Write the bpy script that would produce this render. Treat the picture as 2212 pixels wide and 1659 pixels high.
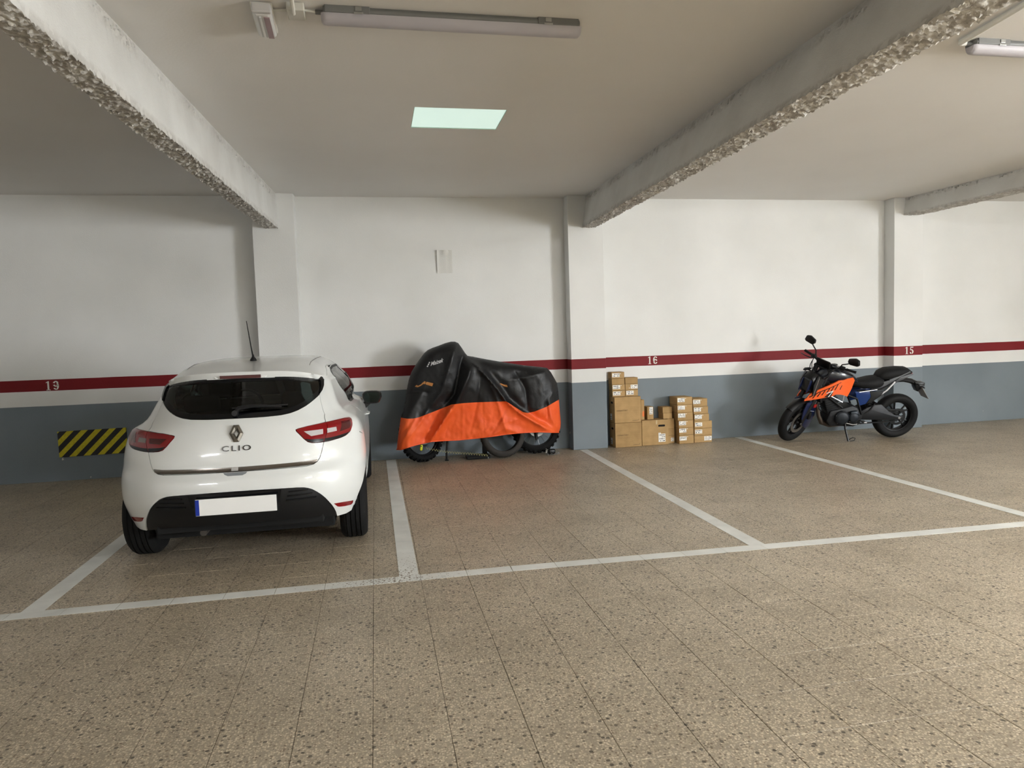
import bpy, bmesh, math, random
from mathutils import Vector, Matrix, noise
from mathutils.geometry import delaunay_2d_cdt

for _o in list(bpy.data.objects):
    bpy.data.objects.remove(_o)
SC = bpy.context.scene
COL = SC.collection
random.seed(7)
PI = math.pi

# ------------------------------------------------------------------ camera
CAM_H = 1.535
cam = bpy.data.cameras.new('camera')
cam.sensor_fit = 'HORIZONTAL'
cam.sensor_width = 36.0
cam.lens = 1496.2 / 2212 * 36.0
cam.clip_start = 0.05
cam_o = bpy.data.objects.new('camera', cam)
COL.objects.link(cam_o)
_r = (0.980412, -0.194271, -0.0324185)
_u = (0.0449984, 0.0606939, 0.9971416)
_f = (0.1917485, 0.9790684, -0.0682469)
cam_o.matrix_world = Matrix(((_r[0], _u[0], -_f[0], 0), (_r[1], _u[1], -_f[1], 0), (_r[2], _u[2], -_f[2], CAM_H), (0, 0, 0, 1)))
SC.camera = cam_o

# ------------------------------------------------------------------ world, light, exposure
SC.view_settings.view_transform = 'Standard'
SC.view_settings.look = 'None'
SC.view_settings.gamma = 1.0
SC.view_settings.use_curve_mapping = False
SC.view_settings.exposure = 0.84
SC.cycles.use_light_tree = False
SC.cycles.max_bounces = 5
SC.cycles.diffuse_bounces = 4
SC.cycles.caustics_reflective = False
SC.cycles.caustics_refractive = False
SC.cycles.glossy_bounces = 2
SC.cycles.transmission_bounces = 4
SC.cycles.transparent_max_bounces = 10
w = bpy.data.worlds.new('world')
SC.world = w
w.use_nodes = True
bg = w.node_tree.nodes['Background']
bg.inputs['Color'].default_value = (0.80, 0.90, 1.0, 1)
bg.inputs['Strength'].default_value = 1.0

# room extents (metres): back wall at Y = WY, ceiling at ZC
WY, ZC = 9.023, 3.344
X0, X1, Y0 = -7.6, 13.0, -6.4
GATE = (-4.2, -0.8, 2.75)          # vehicle gate in the right-hand wall: y from, y to, height

# daylight entering through the open vehicle gate
ga = bpy.data.lights.new('gate_daylight', 'AREA')
ga.shape = 'RECTANGLE'
ga.size = GATE[2] - 0.15
ga.size_y = GATE[1] - GATE[0] - 0.1
ga.energy = 900
ga.color = (0.945, 0.98, 1.0)
ga_o = bpy.data.objects.new('gate_daylight', ga)
COL.objects.link(ga_o)
ga_o.location = (X1 + 0.12, (GATE[0] + GATE[1]) / 2, GATE[2] / 2)
ga_o.rotation_euler = (0, math.radians(90), 0)

# ------------------------------------------------------------------ helpers
def srgb(c):
    out = []
    for v in c[:3]:
        v = v / 255.0
        out.append(v / 12.92 if v <= 0.04045 else ((v + 0.055) / 1.055) ** 2.4)
    return tuple(out) + (1.0,)

def new_mat(name):
    m = bpy.data.materials.new(name)
    m.use_nodes = True
    return m, m.node_tree, m.node_tree.nodes['Principled BSDF']

def mat(name, col, rough=0.5, metal=0.0, spec=0.5, coat=0.0, var=0.0, vscale=8.0, bump=0.0, bscale=60.0, emit=None, estr=0.0, alpha=1.0, trans=0.0, ior=1.45, sheen=0.0):
    m, nt, b = new_mat(name)
    c = srgb(col)
    b.inputs['Base Color'].default_value = c
    b.inputs['Roughness'].default_value = rough
    b.inputs['Metallic'].default_value = metal
    b.inputs['Specular IOR Level'].default_value = spec
    b.inputs['Coat Weight'].default_value = coat
    b.inputs['Coat Roughness'].default_value = 0.05
    b.inputs['IOR'].default_value = ior
    b.inputs['Transmission Weight'].default_value = trans
    b.inputs['Alpha'].default_value = alpha
    if emit:
        b.inputs['Emission Color'].default_value = srgb(emit)
        b.inputs['Emission Strength'].default_value = estr
    geo = None
    if var or bump:
        geo = nt.nodes.new('ShaderNodeTexCoord')
    if var:
        n = nt.nodes.new('ShaderNodeTexNoise')
        n.inputs['Scale'].default_value = vscale
        n.inputs['Detail'].default_value = 5
        nt.links.new(geo.outputs['Object'], n.inputs['Vector'])
        mx = nt.nodes.new('ShaderNodeMix')
        mx.data_type = 'RGBA'
        mx.inputs['A'].default_value = tuple(v * (1 - var) for v in c[:3]) + (1,)
        mx.inputs['B'].default_value = tuple(min(1, v * (1 + var)) for v in c[:3]) + (1,)
        nt.links.new(n.outputs['Fac'], mx.inputs['Factor'])
        nt.links.new(mx.outputs['Result'], b.inputs['Base Color'])
    if bump:
        n2 = nt.nodes.new('ShaderNodeTexNoise')
        n2.inputs['Scale'].default_value = bscale
        n2.inputs['Detail'].default_value = 4
        nt.links.new(geo.outputs['Object'], n2.inputs['Vector'])
        bm_ = nt.nodes.new('ShaderNodeBump')
        bm_.inputs['Strength'].default_value = bump
        bm_.inputs['Distance'].default_value = 0.01
        nt.links.new(n2.outputs['Fac'], bm_.inputs['Height'])
        nt.links.new(bm_.outputs['Normal'], b.inputs['Normal'])
    return m

def N(nt, kind, **kw):
    n = nt.nodes.new(kind)
    for k, v in kw.items():
        setattr(n, k, v)
    return n

def mathn(nt, op, a, b=None, c=None):
    n = nt.nodes.new('ShaderNodeMath')
    n.operation = op
    for i, v in enumerate((a, b, c)):
        if v is None:
            continue
        if isinstance(v, (int, float)):
            n.inputs[i].default_value = v
        else:
            nt.links.new(v, n.inputs[i])
    return n.outputs[0]

def mixc(nt, fac, a, b):
    n = nt.nodes.new('ShaderNodeMix')
    n.data_type = 'RGBA'
    for k, v in (('Factor', fac), ('A', a), ('B', b)):
        if isinstance(v, (int, float)):
            n.inputs[k].default_value = v
        elif isinstance(v, tuple):
            n.inputs[k].default_value = v
        else:
            nt.links.new(v, n.inputs[k])
    return n.outputs['Result']

def ramp(nt, fac, stops):
    n = nt.nodes.new('ShaderNodeValToRGB')
    el = n.color_ramp.elements
    while len(el) < len(stops):
        el.new(0.5)
    for e, (p, c) in zip(el, stops):
        e.position = p
        e.color = c if len(c) == 4 else tuple(c) + (1,)
    nt.links.new(fac, n.inputs['Fac'])
    return n.outputs['Color']

def link(me, name, material=None, parent=None, smooth=False):
    if material is not None and not me.materials:
        me.materials.append(material)
    if smooth:
        me.polygons.foreach_set('use_smooth', [True] * len(me.polygons))
    o = bpy.data.objects.new(name, me)
    COL.objects.link(o)
    if parent is not None:
        o.parent = parent
    return o

def tag(o, label=None, cat=None, group=None, kind=None):
    if label: o['label'] = label
    if cat: o['category'] = cat
    if group: o['group'] = group
    if kind: o['kind'] = kind
    return o

def empty(name, loc=(0, 0, 0), rz=0.0, label=None, cat=None, group=None, matrix=None):
    o = bpy.data.objects.new(name, None)
    o.empty_display_size = 0.1
    COL.objects.link(o)
    if matrix is not None:
        o.matrix_world = matrix
    else:
        o.location = loc
        o.rotation_euler = (0, 0, rz)
    return tag(o, label, cat, group)

class MB:
    """collects simple solids and links them as one mesh object"""
    def __init__(s):
        s.v = []; s.f = []
    def add(s, vs, fs):
        o = len(s.v)
        s.v += [tuple(p) for p in vs]
        s.f += [tuple(i + o for i in f) for f in fs]
        return s
    def box(s, c, d, rot=None):
        hx, hy, hz = d[0] / 2, d[1] / 2, d[2] / 2
        vs = [Vector((x, y, z)) for z in (-hz, hz) for y in (-hy, hy) for x in (-hx, hx)]
        if rot is not None:
            vs = [rot @ p for p in vs]
        vs = [p + Vector(c) for p in vs]
        return s.add(vs, [(0, 2, 3, 1), (4, 5, 7, 6), (0, 1, 5, 4), (2, 6, 7, 3), (0, 4, 6, 2), (1, 3, 7, 5)])
    def tube(s, path, r, seg=10, cap=True):
        P = [Vector(p) for p in path]
        n = len(P)
        rr = r if isinstance(r, (list, tuple)) else [r] * n
        vs = []; fs = []
        up = Vector((0, 0, 1))
        prev = None
        for i, p in enumerate(P):
            t = (P[min(i + 1, n - 1)] - P[max(i - 1, 0)]).normalized()
            if prev is None:
                a = up if abs(t.dot(up)) < 0.95 else Vector((1, 0, 0))
                x = (a - t * a.dot(t)).normalized()
            else:
                x = (prev - t * prev.dot(t)).normalized()
            prev = x
            y = t.cross(x)
            for k in range(seg):
                an = 2 * PI * k / seg
                vs.append(p + (x * math.cos(an) + y * math.sin(an)) * rr[i])
        for i in range(n - 1):
            for k in range(seg):
                a = i * seg + k; b = i * seg + (k + 1) % seg
                fs.append((a, b, b + seg, a + seg))
        if cap:
            fs.append(tuple(range(seg))[::-1])
            fs.append(tuple(range((n - 1) * seg, n * seg)))
        return s.add(vs, fs)
    def lathe(s, prof, seg=32, M=None, close=False, arc=(0, 2 * PI)):
        """prof = [(r, h)], spun about local z; M places it"""
        full = abs(arc[1] - arc[0] - 2 * PI) < 1e-6
        cnt = seg if full else seg + 1
        vs = []
        n = len(prof)
        for k in range(cnt):
            a = arc[0] + (arc[1] - arc[0]) * k / seg
            for r, h in prof:
                p = Vector((r * math.cos(a), r * math.sin(a), h))
                vs.append(M @ p if M is not None else p)
        fs = []
        for k in range(seg):
            k2 = (k + 1) % cnt
            for j in range(n if close else n - 1):
                j2 = (j + 1) % n
                fs.append((k * n + j, k2 * n + j, k2 * n + j2, k * n + j2))
        return s.add(vs, fs)
    def prism(s, poly, d0, d1, M=None):
        """poly in local (x, z); extruded along local y from d0 to d1"""
        n = len(poly)
        vs = [Vector((p[0], d0, p[1])) for p in poly] + [Vector((p[0], d1, p[1])) for p in poly]
        if M is not None:
            vs = [M @ p for p in vs]
        fs = [(i, (i + 1) % n, n + (i + 1) % n, n + i) for i in range(n)]
        fs += [tuple(range(n))[::-1], tuple(range(n, 2 * n))]
        return s.add(vs, fs)
    def loft(s, secs, cap=True):
        n = len(secs[0])
        vs = [p for sc in secs for p in sc]
        fs = []
        for i in range(len(secs) - 1):
            for k in range(n):
                k2 = (k + 1) % n
                fs.append((i * n + k, i * n + k2, (i + 1) * n + k2, (i + 1) * n + k))
        if cap:
            fs.append(tuple(range(n))[::-1])
            fs.append(tuple(range((len(secs) - 1) * n, len(secs) * n)))
        return s.add(vs, fs)
    def xf(s, M):
        s.v = [tuple(M @ Vector(p)) for p in s.v]
        return s
    def mesh(s, name, bevel=0.0, seg=2, sub=0, angle=None):
        me = bpy.data.meshes.new(name)
        me.from_pydata(s.v, [], s.f)
        bm = bmesh.new()
        bm.from_mesh(me)
        bmesh.ops.recalc_face_normals(bm, faces=bm.faces)
        if bevel > 0:
            lim = math.radians(angle or 25)
            ed = [e for e in bm.edges if e.is_manifold and e.calc_face_angle(0) > lim]
            bmesh.ops.bevel(bm, geom=ed, offset=bevel, segments=seg, affect='EDGES', clamp_overlap=True, profile=0.5)
        bm.to_mesh(me)
        bm.free()
        return me
    def build(s, name, material, parent=None, smooth=False, bevel=0.0, seg=2, angle=None, sharp=35):
        me = s.mesh(name, bevel, seg, angle=angle)
        o = link(me, name, material, parent, smooth)
        if smooth and sharp:
            me.set_sharp_from_angle(angle=math.radians(sharp))
        return o

def text_mesh(txt, size, extrude=0.0, shear=0.0, spacing=1.0, bold=0.0):
    cu = bpy.data.curves.new('txt', 'FONT')
    cu.body = txt
    cu.size = size
    cu.extrude = extrude
    cu.shear = shear
    cu.space_character = spacing
    cu.offset = bold
    cu.align_x = 'CENTER'
    cu.align_y = 'CENTER'
    cu.resolution_u = 3
    o = bpy.data.objects.new('txt', cu)
    COL.objects.link(o)
    dg = bpy.context.evaluated_depsgraph_get()
    me = bpy.data.meshes.new_from_object(o.evaluated_get(dg))
    bpy.data.objects.remove(o)
    bpy.data.curves.remove(cu)
    return me

def interp(tab, z):
    if z <= tab[0][0]: return tab[0][1]
    if z >= tab[-1][0]: return tab[-1][1]
    for i in range(len(tab) - 1):
        if z <= tab[i + 1][0]: break
    z0, a = tab[i]; z1, b = tab[i + 1]; h = z1 - z0; t = (z - z0) / h
    def m(j):
        if j <= 0: return (tab[1][1] - tab[0][1]) / (tab[1][0] - tab[0][0])
        if j >= len(tab) - 1: return (tab[-1][1] - tab[-2][1]) / (tab[-1][0] - tab[-2][0])
        d0 = (tab[j][1] - tab[j - 1][1]) / (tab[j][0] - tab[j - 1][0])
        d1 = (tab[j + 1][1] - tab[j][1]) / (tab[j + 1][0] - tab[j][0])
        return 0 if d0 * d1 <= 0 else 2 * d0 * d1 / (d0 + d1)
    m0, m1 = m(i), m(i + 1)
    t2 = t * t; t3 = t2 * t
    return (2 * t3 - 3 * t2 + 1) * a + (t3 - 2 * t2 + t) * h * m0 + (-2 * t3 + 3 * t2) * b + (t3 - t2) * h * m1

def inside(poly, x, y):
    c = False
    j = len(poly) - 1
    for i in range(len(poly)):
        xi, yi = poly[i]; xj, yj = poly[j]
        if (yi > y) != (yj > y) and x < (xj - xi) * (y - yi) / (yj - yi) + xi:
            c = not c
        j = i
    return c

def densify(pts, h, closed=True):
    out = []
    n = len(pts)
    for i in range(n if closed else n - 1):
        a = pts[i]; b = pts[(i + 1) % n]
        k = max(1, int(math.ceil(math.hypot(b[0] - a[0], b[1] - a[1]) / h)))
        for j in range(k):
            t = j / k
            out.append((a[0] + (b[0] - a[0]) * t, a[1] + (b[1] - a[1]) * t))
    if not closed: out.append(tuple(pts[-1]))
    return out

def smooth_poly(pts, rounds=1, closed=True):
    """Chaikin corner cutting"""
    for _ in range(rounds):
        out = []
        n = len(pts)
        if not closed: out.append(tuple(pts[0]))
        for i in range(n if closed else n - 1):
            a = pts[i]; b = pts[(i + 1) % n]
            out.append((a[0] * .75 + b[0] * .25, a[1] * .75 + b[1] * .25))
            out.append((a[0] * .25 + b[0] * .75, a[1] * .25 + b[1] * .75))
        if not closed: out.append(tuple(pts[-1]))
        pts = out
    return pts

def inset(poly, d):
    """shift a closed loop inwards by d"""
    n = len(poly)
    area = sum(poly[i][0] * poly[(i + 1) % n][1] - poly[(i + 1) % n][0] * poly[i][1] for i in range(n))
    sg = 1 if area > 0 else -1
    out = []
    for i in range(n):
        p0 = Vector(poly[i - 1]); p1 = Vector(poly[i]); p2 = Vector(poly[(i + 1) % n])
        a = p1 - p0; b = p2 - p1
        if a.length < 1e-9 or b.length < 1e-9:
            out.append(tuple(p1)); continue
        a.normalize(); b.normalize()
        na = Vector((-a.y, a.x)) * sg; nb = Vector((-b.y, b.x)) * sg
        m = na + nb
        if m.length < 1e-4:
            m = na
        m.normalize()
        k = d / max(0.5, m.dot(na))
        out.append(tuple(p1 + m * k))
    return out

def cdt_fill(outer, holes=(), h=0.03, extra=()):
    """triangulate a 2D region with interior grid points -> verts, tris"""
    loops = [list(outer)] + [list(x) for x in holes]
    vs = []; es = []
    for lp in loops:
        o = len(vs); n = len(lp)
        vs += [Vector(p) for p in lp]
        es += [(o + i, o + (i + 1) % n) for i in range(n)]
    xs = [p[0] for p in outer]; ys = [p[1] for p in outer]
    i0, i1 = int(math.floor(min(xs) / h)), int(math.ceil(max(xs) / h))
    j0, j1 = int(math.floor(min(ys) / h)), int(math.ceil(max(ys) / h))
    for i in range(i0, i1 + 1):
        for j in range(j0, j1 + 1):
            x, y = (i + (0.5 if j & 1 else 0)) * h, j * h
            if inside(outer, x, y) and not any(inside(hl, x, y) for hl in holes):
                vs.append(Vector((x, y)))
    for p in extra: vs.append(Vector(p))
    rv, re, rf = delaunay_2d_cdt(vs, es, [], 0, 1e-5, False)[:3]
    tris = []
    for f in rf:
        cx = sum(rv[i].x for i in f) / len(f); cy = sum(rv[i].y for i in f) / len(f)
        if inside(outer, cx, cy) and not any(inside(hl, cx, cy) for hl in holes):
            tris.append(tuple(f))
    return [(v.x, v.y) for v in rv], tris

def skin_mesh(name, verts2, tris, fmap, fnorm, off=0.0, rim=0.012):
    """map a 2D triangulation on a curved surface, with a rim folded inwards and analytic normals"""
    used = sorted({i for t in tris for i in t})
    ix = {k: n for n, k in enumerate(used)}
    P = []; NN = []
    for k in used:
        p = Vector(fmap(*verts2[k])); n = Vector(fnorm(*verts2[k]))
        P.append(p + n * off); NN.append(n)
    T = []
    for t in tris:
        a, b, c = (ix[i] for i in t)
        nn = (P[b] - P[a]).cross(P[c] - P[a])
        if nn.dot(NN[a] + NN[b] + NN[c]) < 0:
            b, c = c, b
        T.append((a, b, c))
    cnt = {}
    for a, b, c in T:
        for e in ((a, b), (b, c), (c, a)):
            cnt[e] = cnt.get(e, 0) + 1
    bd = [e for e in cnt if (e[1], e[0]) not in cnt]
    faces = list(T)
    V = list(P)
    if rim > 0:
        low = {}
        top = {}
        for a, b in bd:
            for k in (a, b):
                if k not in low:
                    top[k] = len(V); V.append(P[k])
                    low[k] = len(V); V.append(P[k] - NN[k] * rim)
        for a, b in bd:
            faces.append((top[b], top[a], low[a], low[b]))
    me = bpy.data.meshes.new(name)
    me.from_pydata([tuple(p) for p in V], [], faces)
    me.polygons.foreach_set('use_smooth', [True] * len(me.polygons))
    ln = []
    nP = len(P)
    for pi, f in enumerate(faces):
        if pi < len(T):
            ln += [tuple(NN[i]) for i in f]
        else:
            fn = (V[f[1]] - V[f[0]]).cross(V[f[2]] - V[f[0]])
            fn = fn.normalized() if fn.length > 1e-12 else Vector((0, 0, 1))
            ln += [tuple(fn)] * len(f)
    me.normals_split_custom_set(ln)
    return me
# ------------------------------------------------------------------ materials of the setting
def wall_material():
    m, nt, b = new_mat('painted_wall')
    geo = N(nt, 'ShaderNodeNewGeometry')
    sep = N(nt, 'ShaderNodeSeparateXYZ')
    nt.links.new(geo.outputs['Position'], sep.inputs[0])
    wob = N(nt, 'ShaderNodeTexNoise')
    wob.inputs['Scale'].default_value = 3.0
    wob.inputs['Detail'].default_value = 6
    nt.links.new(geo.outputs['Position'], wob.inputs['Vector'])
    z = mathn(nt, 'ADD', sep.outputs['Z'], mathn(nt, 'MULTIPLY', mathn(nt, 'SUBTRACT', wob.outputs['Fac'], 0.5), 0.006))
    dirt = N(nt, 'ShaderNodeTexNoise')
    dirt.inputs['Scale'].default_value = 0.9
    dirt.inputs['Detail'].default_value = 7
    nt.links.new(geo.outputs['Position'], dirt.inputs['Vector'])
    white = ramp(nt, dirt.outputs['Fac'], [(0.25, srgb((216, 216, 213))), (0.75, srgb((231, 231, 229)))])
    grey = ramp(nt, dirt.outputs['Fac'], [(0.3, srgb((110, 120, 127))), (0.7, srgb((124, 133, 140)))])
    red = ramp(nt, dirt.outputs['Fac'], [(0.3, srgb((108, 11, 19))), (0.7, srgb((124, 16, 25)))])
    c = mixc(nt, mathn(nt, 'LESS_THAN', z, 0.8976), white, grey)
    inr = mathn(nt, 'MULTIPLY', mathn(nt, 'GREATER_THAN', z, 1.075), mathn(nt, 'LESS_THAN', z, 1.2087))
    c = mixc(nt, inr, c, red)
    # chipped paint close to the floor
    ch = N(nt, 'ShaderNodeTexNoise')
    ch.inputs['Scale'].default_value = 11.0
    ch.inputs['Detail'].default_value = 3
    nt.links.new(geo.outputs['Position'], ch.inputs['Vector'])
    lowm = mathn(nt, 'LESS_THAN', sep.outputs['Z'], 0.30)
    chip = mathn(nt, 'MULTIPLY', lowm, mathn(nt, 'GREATER_THAN', ch.outputs['Fac'], 0.725))
    c = mixc(nt, chip, c, srgb((205, 203, 196)))
    nt.links.new(c, b.inputs['Base Color'])
    b.inputs['Roughness'].default_value = 0.62
    b.inputs['Specular IOR Level'].default_value = 0.3
    st = N(nt, 'ShaderNodeTexNoise')
    st.inputs['Scale'].default_value = 95.0
    st.inputs['Detail'].default_value = 3
    nt.links.new(geo.outputs['Position'], st.inputs['Vector'])
    bp = N(nt, 'ShaderNodeBump')
    bp.inputs['Strength'].default_value = 0.25
    bp.inputs['Distance'].default_value = 0.006
    nt.links.new(st.outputs['Fac'], bp.inputs['Height'])
    nt.links.new(bp.outputs['Normal'], b.inputs['Normal'])
    return m

def plaster(name, c0, c1, bump=0.25, scale=1.3, rough=0.8):
    m, nt, b = new_mat(name)
    geo = N(nt, 'ShaderNodeNewGeometry')
    n = N(nt, 'ShaderNodeTexNoise')
    n.inputs['Scale'].default_value = scale
    n.inputs['Detail'].default_value = 6
    nt.links.new(geo.outputs['Position'], n.inputs['Vector'])
    nt.links.new(ramp(nt, n.outputs['Fac'], [(0.25, srgb(c0)), (0.75, srgb(c1))]), b.inputs['Base Color'])
    b.inputs['Roughness'].default_value = rough
    b.inputs['Specular IOR Level'].default_value = 0.2
    s = N(nt, 'ShaderNodeTexNoise')
    s.inputs['Scale'].default_value = 60.0
    s.inputs['Detail'].default_value = 4
    nt.links.new(geo.outputs['Position'], s.inputs['Vector'])
    bp = N(nt, 'ShaderNodeBump')
    bp.inputs['Strength'].default_value = bump
    bp.inputs['Distance'].default_value = 0.006
    nt.links.new(s.outputs['Fac'], bp.inputs['Height'])
    nt.links.new(bp.outputs['Normal'], b.inputs['Normal'])
    return m

def terrazzo():
    m, nt, b = new_mat('terrazzo_tile')
    geo = N(nt, 'ShaderNodeNewGeometry')
    pos = geo.outputs['Position']
    def noise_tex(scale, detail=5, rough=0.55):
        n = N(nt, 'ShaderNodeTexNoise')
        n.inputs['Scale'].default_value = scale
        n.inputs['Detail'].default_value = detail
        n.inputs['Roughness'].default_value = rough
        nt.links.new(pos, n.inputs['Vector'])
        return n.outputs['Fac']
    def vor(scale, feature='F1', rnd=1.0):
        n = N(nt, 'ShaderNodeTexVoronoi')
        n.feature = feature
        n.inputs['Scale'].default_value = scale
        n.inputs['Randomness'].default_value = rnd
        nt.links.new(pos, n.inputs['Vector'])
        return n
    big = noise_tex(0.55, 6)
    base = ramp(nt, big, [(0.3, srgb((180, 166, 143))), (0.7, srgb((206, 192, 168)))])
    # fine aggregate: pale and tan chips
    v1 = vor(105.0)
    sep1 = N(nt, 'ShaderNodeSeparateColor')
    nt.links.new(v1.outputs['Color'], sep1.inputs[0])
    chip_col = ramp(nt, sep1.outputs[0], [(0.0, srgb((122, 110, 93))), (0.3, srgb((174, 160, 136))), (0.7, srgb((212, 199, 174))), (1.0, srgb((234, 223, 200)))])
    m1 = mathn(nt, 'LESS_THAN', v1.outputs['Distance'], 0.42)
    c = mixc(nt, mathn(nt, 'MULTIPLY', mathn(nt, 'GREATER_THAN', v1.outputs['Distance'], 0.52), 0.45), base, srgb((104, 94, 80)))
    c = mixc(nt, mathn(nt, 'MULTIPLY', m1, 0.72), c, chip_col)
    # dark pebbles
    v2 = vor(72.0)
    sep2 = N(nt, 'ShaderNodeSeparateColor')
    nt.links.new(v2.outputs['Color'], sep2.inputs[0])
    dark = mathn(nt, 'MULTIPLY', mathn(nt, 'LESS_THAN', v2.outputs['Distance'], 0.36), mathn(nt, 'GREATER_THAN', sep2.outputs[0], 0.70))
    c = mixc(nt, mathn(nt, 'MULTIPLY', dark, 0.75), c, ramp(nt, sep2.outputs[1], [(0.0, srgb((66, 58, 48))), (1.0, srgb((120, 98, 74)))]))
    v3 = vor(33.0)
    sep3 = N(nt, 'ShaderNodeSeparateColor')
    nt.links.new(v3.outputs['Color'], sep3.inputs[0])
    d3 = mathn(nt, 'MULTIPLY', mathn(nt, 'LESS_THAN', v3.outputs['Distance'], 0.26), mathn(nt, 'GREATER_THAN', sep3.outputs[2], 0.86))
    c = mixc(nt, mathn(nt, 'MULTIPLY', d3, 0.8), c, srgb((58, 50, 43)))
    # grime, tyre dirt and oil spots with shapes of their own
    g = noise_tex(1.7, 8, 0.65)
    grime = ramp(nt, g, [(0.42, (0, 0, 0, 1)), (0.72, (1, 1, 1, 1))])
    gs = N(nt, 'ShaderNodeSeparateColor')
    nt.links.new(grime, gs.inputs[0])
    c = mixc(nt, mathn(nt, 'MULTIPLY', gs.outputs[0], 0.34), c, srgb((112, 101, 86)))
    o = noise_tex(5.5, 3, 0.4)
    oil = mathn(nt, 'GREATER_THAN', o, 0.755)
    c = mixc(nt, mathn(nt, 'MULTIPLY', oil, 0.45), c, srgb((66, 58, 50)))
    nt.links.new(c, b.inputs['Base Color'])
    rr = mathn(nt, 'ADD', mathn(nt, 'MULTIPLY', g, 0.25), 0.28)
    nt.links.new(rr, b.inputs['Roughness'])
    b.inputs['Specular IOR Level'].default_value = 0.5
    bp = N(nt, 'ShaderNodeBump')
    bp.inputs['Strength'].default_value = 0.12
    bp.inputs['Distance'].default_value = 0.003
    nt.links.new(v2.outputs['Distance'], bp.inputs['Height'])
    nt.links.new(bp.outputs['Normal'], b.inputs['Normal'])
    return m

M_WALL = wall_material()
M_CEIL = plaster('ceiling_plaster', (226, 223, 219), (233, 231, 228), 0.12, 0.7)
M_BEAM = plaster('beam_plaster', (206, 204, 196), (222, 220, 212), 0.5, 2.5)
M_ROOM = plaster('room_plaster', (222, 218, 208), (230, 226, 216), 0.1, 0.5)
M_TILE = terrazzo()
M_GROUT = mat('floor_grout', (80, 71, 58), 0.85, var=0.25, vscale=20)

def line_paint():
    m, nt, b = new_mat('line_paint')
    geo = N(nt, 'ShaderNodeNewGeometry')
    n = N(nt, 'ShaderNodeTexNoise')
    n.inputs['Scale'].default_value = 4.0
    n.inputs['Detail'].default_value = 6
    nt.links.new(geo.outputs['Position'], n.inputs['Vector'])
    c = ramp(nt, n.outputs['Fac'], [(0.3, srgb((214, 215, 210))), (0.7, srgb((234, 235, 230)))])
    # flaked spots where tyres turn (beside the middle stall line) and a few elsewhere
    f = N(nt, 'ShaderNodeTexNoise')
    f.inputs['Scale'].default_value = 62.0
    f.inputs['Detail'].default_value = 3
    nt.links.new(geo.outputs['Position'], f.inputs['Vector'])
    d = N(nt, 'ShaderNodeVectorMath')
    d.operation = 'DISTANCE'
    nt.links.new(geo.outputs['Position'], d.inputs[0])
    d.inputs[1].default_value = (0.02, 4.45, 0)
    thr = mathn(nt, 'ADD', mathn(nt, 'MULTIPLY', mathn(nt, 'MINIMUM', d.outputs['Value'], 0.9), 0.26), 0.545)
    fl = mathn(nt, 'GREATER_THAN', f.outputs['Fac'], thr)
    c = mixc(nt, fl, c, srgb((118, 106, 88)))
    nt.links.new(c, b.inputs['Base Color'])
    b.inputs['Roughness'].default_value = 0.5
    return m
M_LINE = line_paint()

# ------------------------------------------------------------------ shell
def structure(o):
    return tag(o, kind='structure')

# ceiling with the opening of the glass skylight
SKY = (0.385, 1.125, 5.565, 6.10)
c = MB()
xs = [X0 - .2, SKY[0], SKY[1], X1 + .2]; ys = [Y0 - .2, SKY[2], SKY[3], WY + .2]
for i in range(3):
    for j in range(3):
        if i == 1 and j == 1: continue
        c.box(((xs[i] + xs[i + 1]) / 2, (ys[j] + ys[j + 1]) / 2, ZC + 0.15), (xs[i + 1] - xs[i], ys[j + 1] - ys[j], 0.3))
ceiling = structure(c.build('ceiling', M_CEIL))

wall_back = structure(MB().box(((X0 + X1) / 2, WY + 0.1, ZC / 2), (X1 - X0 + 0.4, 0.2, ZC)).build('wall_back', M_WALL))
wall_left = structure(MB().box((X0 - 0.1, (Y0 + WY) / 2, ZC / 2), (0.2, WY - Y0, ZC)).build('wall_left', M_WALL))
wall_front = structure(MB().box(((X0 + X1) / 2, Y0 - 0.1, ZC / 2), (X1 - X0 + 0.4, 0.2, ZC)).build('wall_front', M_ROOM))
gw = MB()
gw.box((X1 + 0.1, (Y0 + GATE[0]) / 2, ZC / 2), (0.2, GATE[0] - Y0, ZC))
gw.box((X1 + 0.1, (GATE[1] + WY) / 2, ZC / 2), (0.2, WY - GATE[1], ZC))
gw.box((X1 + 0.1, (GATE[0] + GATE[1]) / 2, (GATE[2] + ZC) / 2), (0.2, GATE[1] - GATE[0], ZC - GATE[2]))
wall_right = structure(gw.build('wall_right', M_WALL))

# pillars standing proud of the back wall
PILLARS = [(-1.377, -0.885), (2.535, 3.017), (7.405, 7.89)]
for a, b in PILLARS:
    structure(MB().box(((a + b) / 2, WY - 0.1, ZC / 2), (b - a, 0.2, ZC)).build('pillar', M_WALL, bevel=0.006, seg=2))

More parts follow.
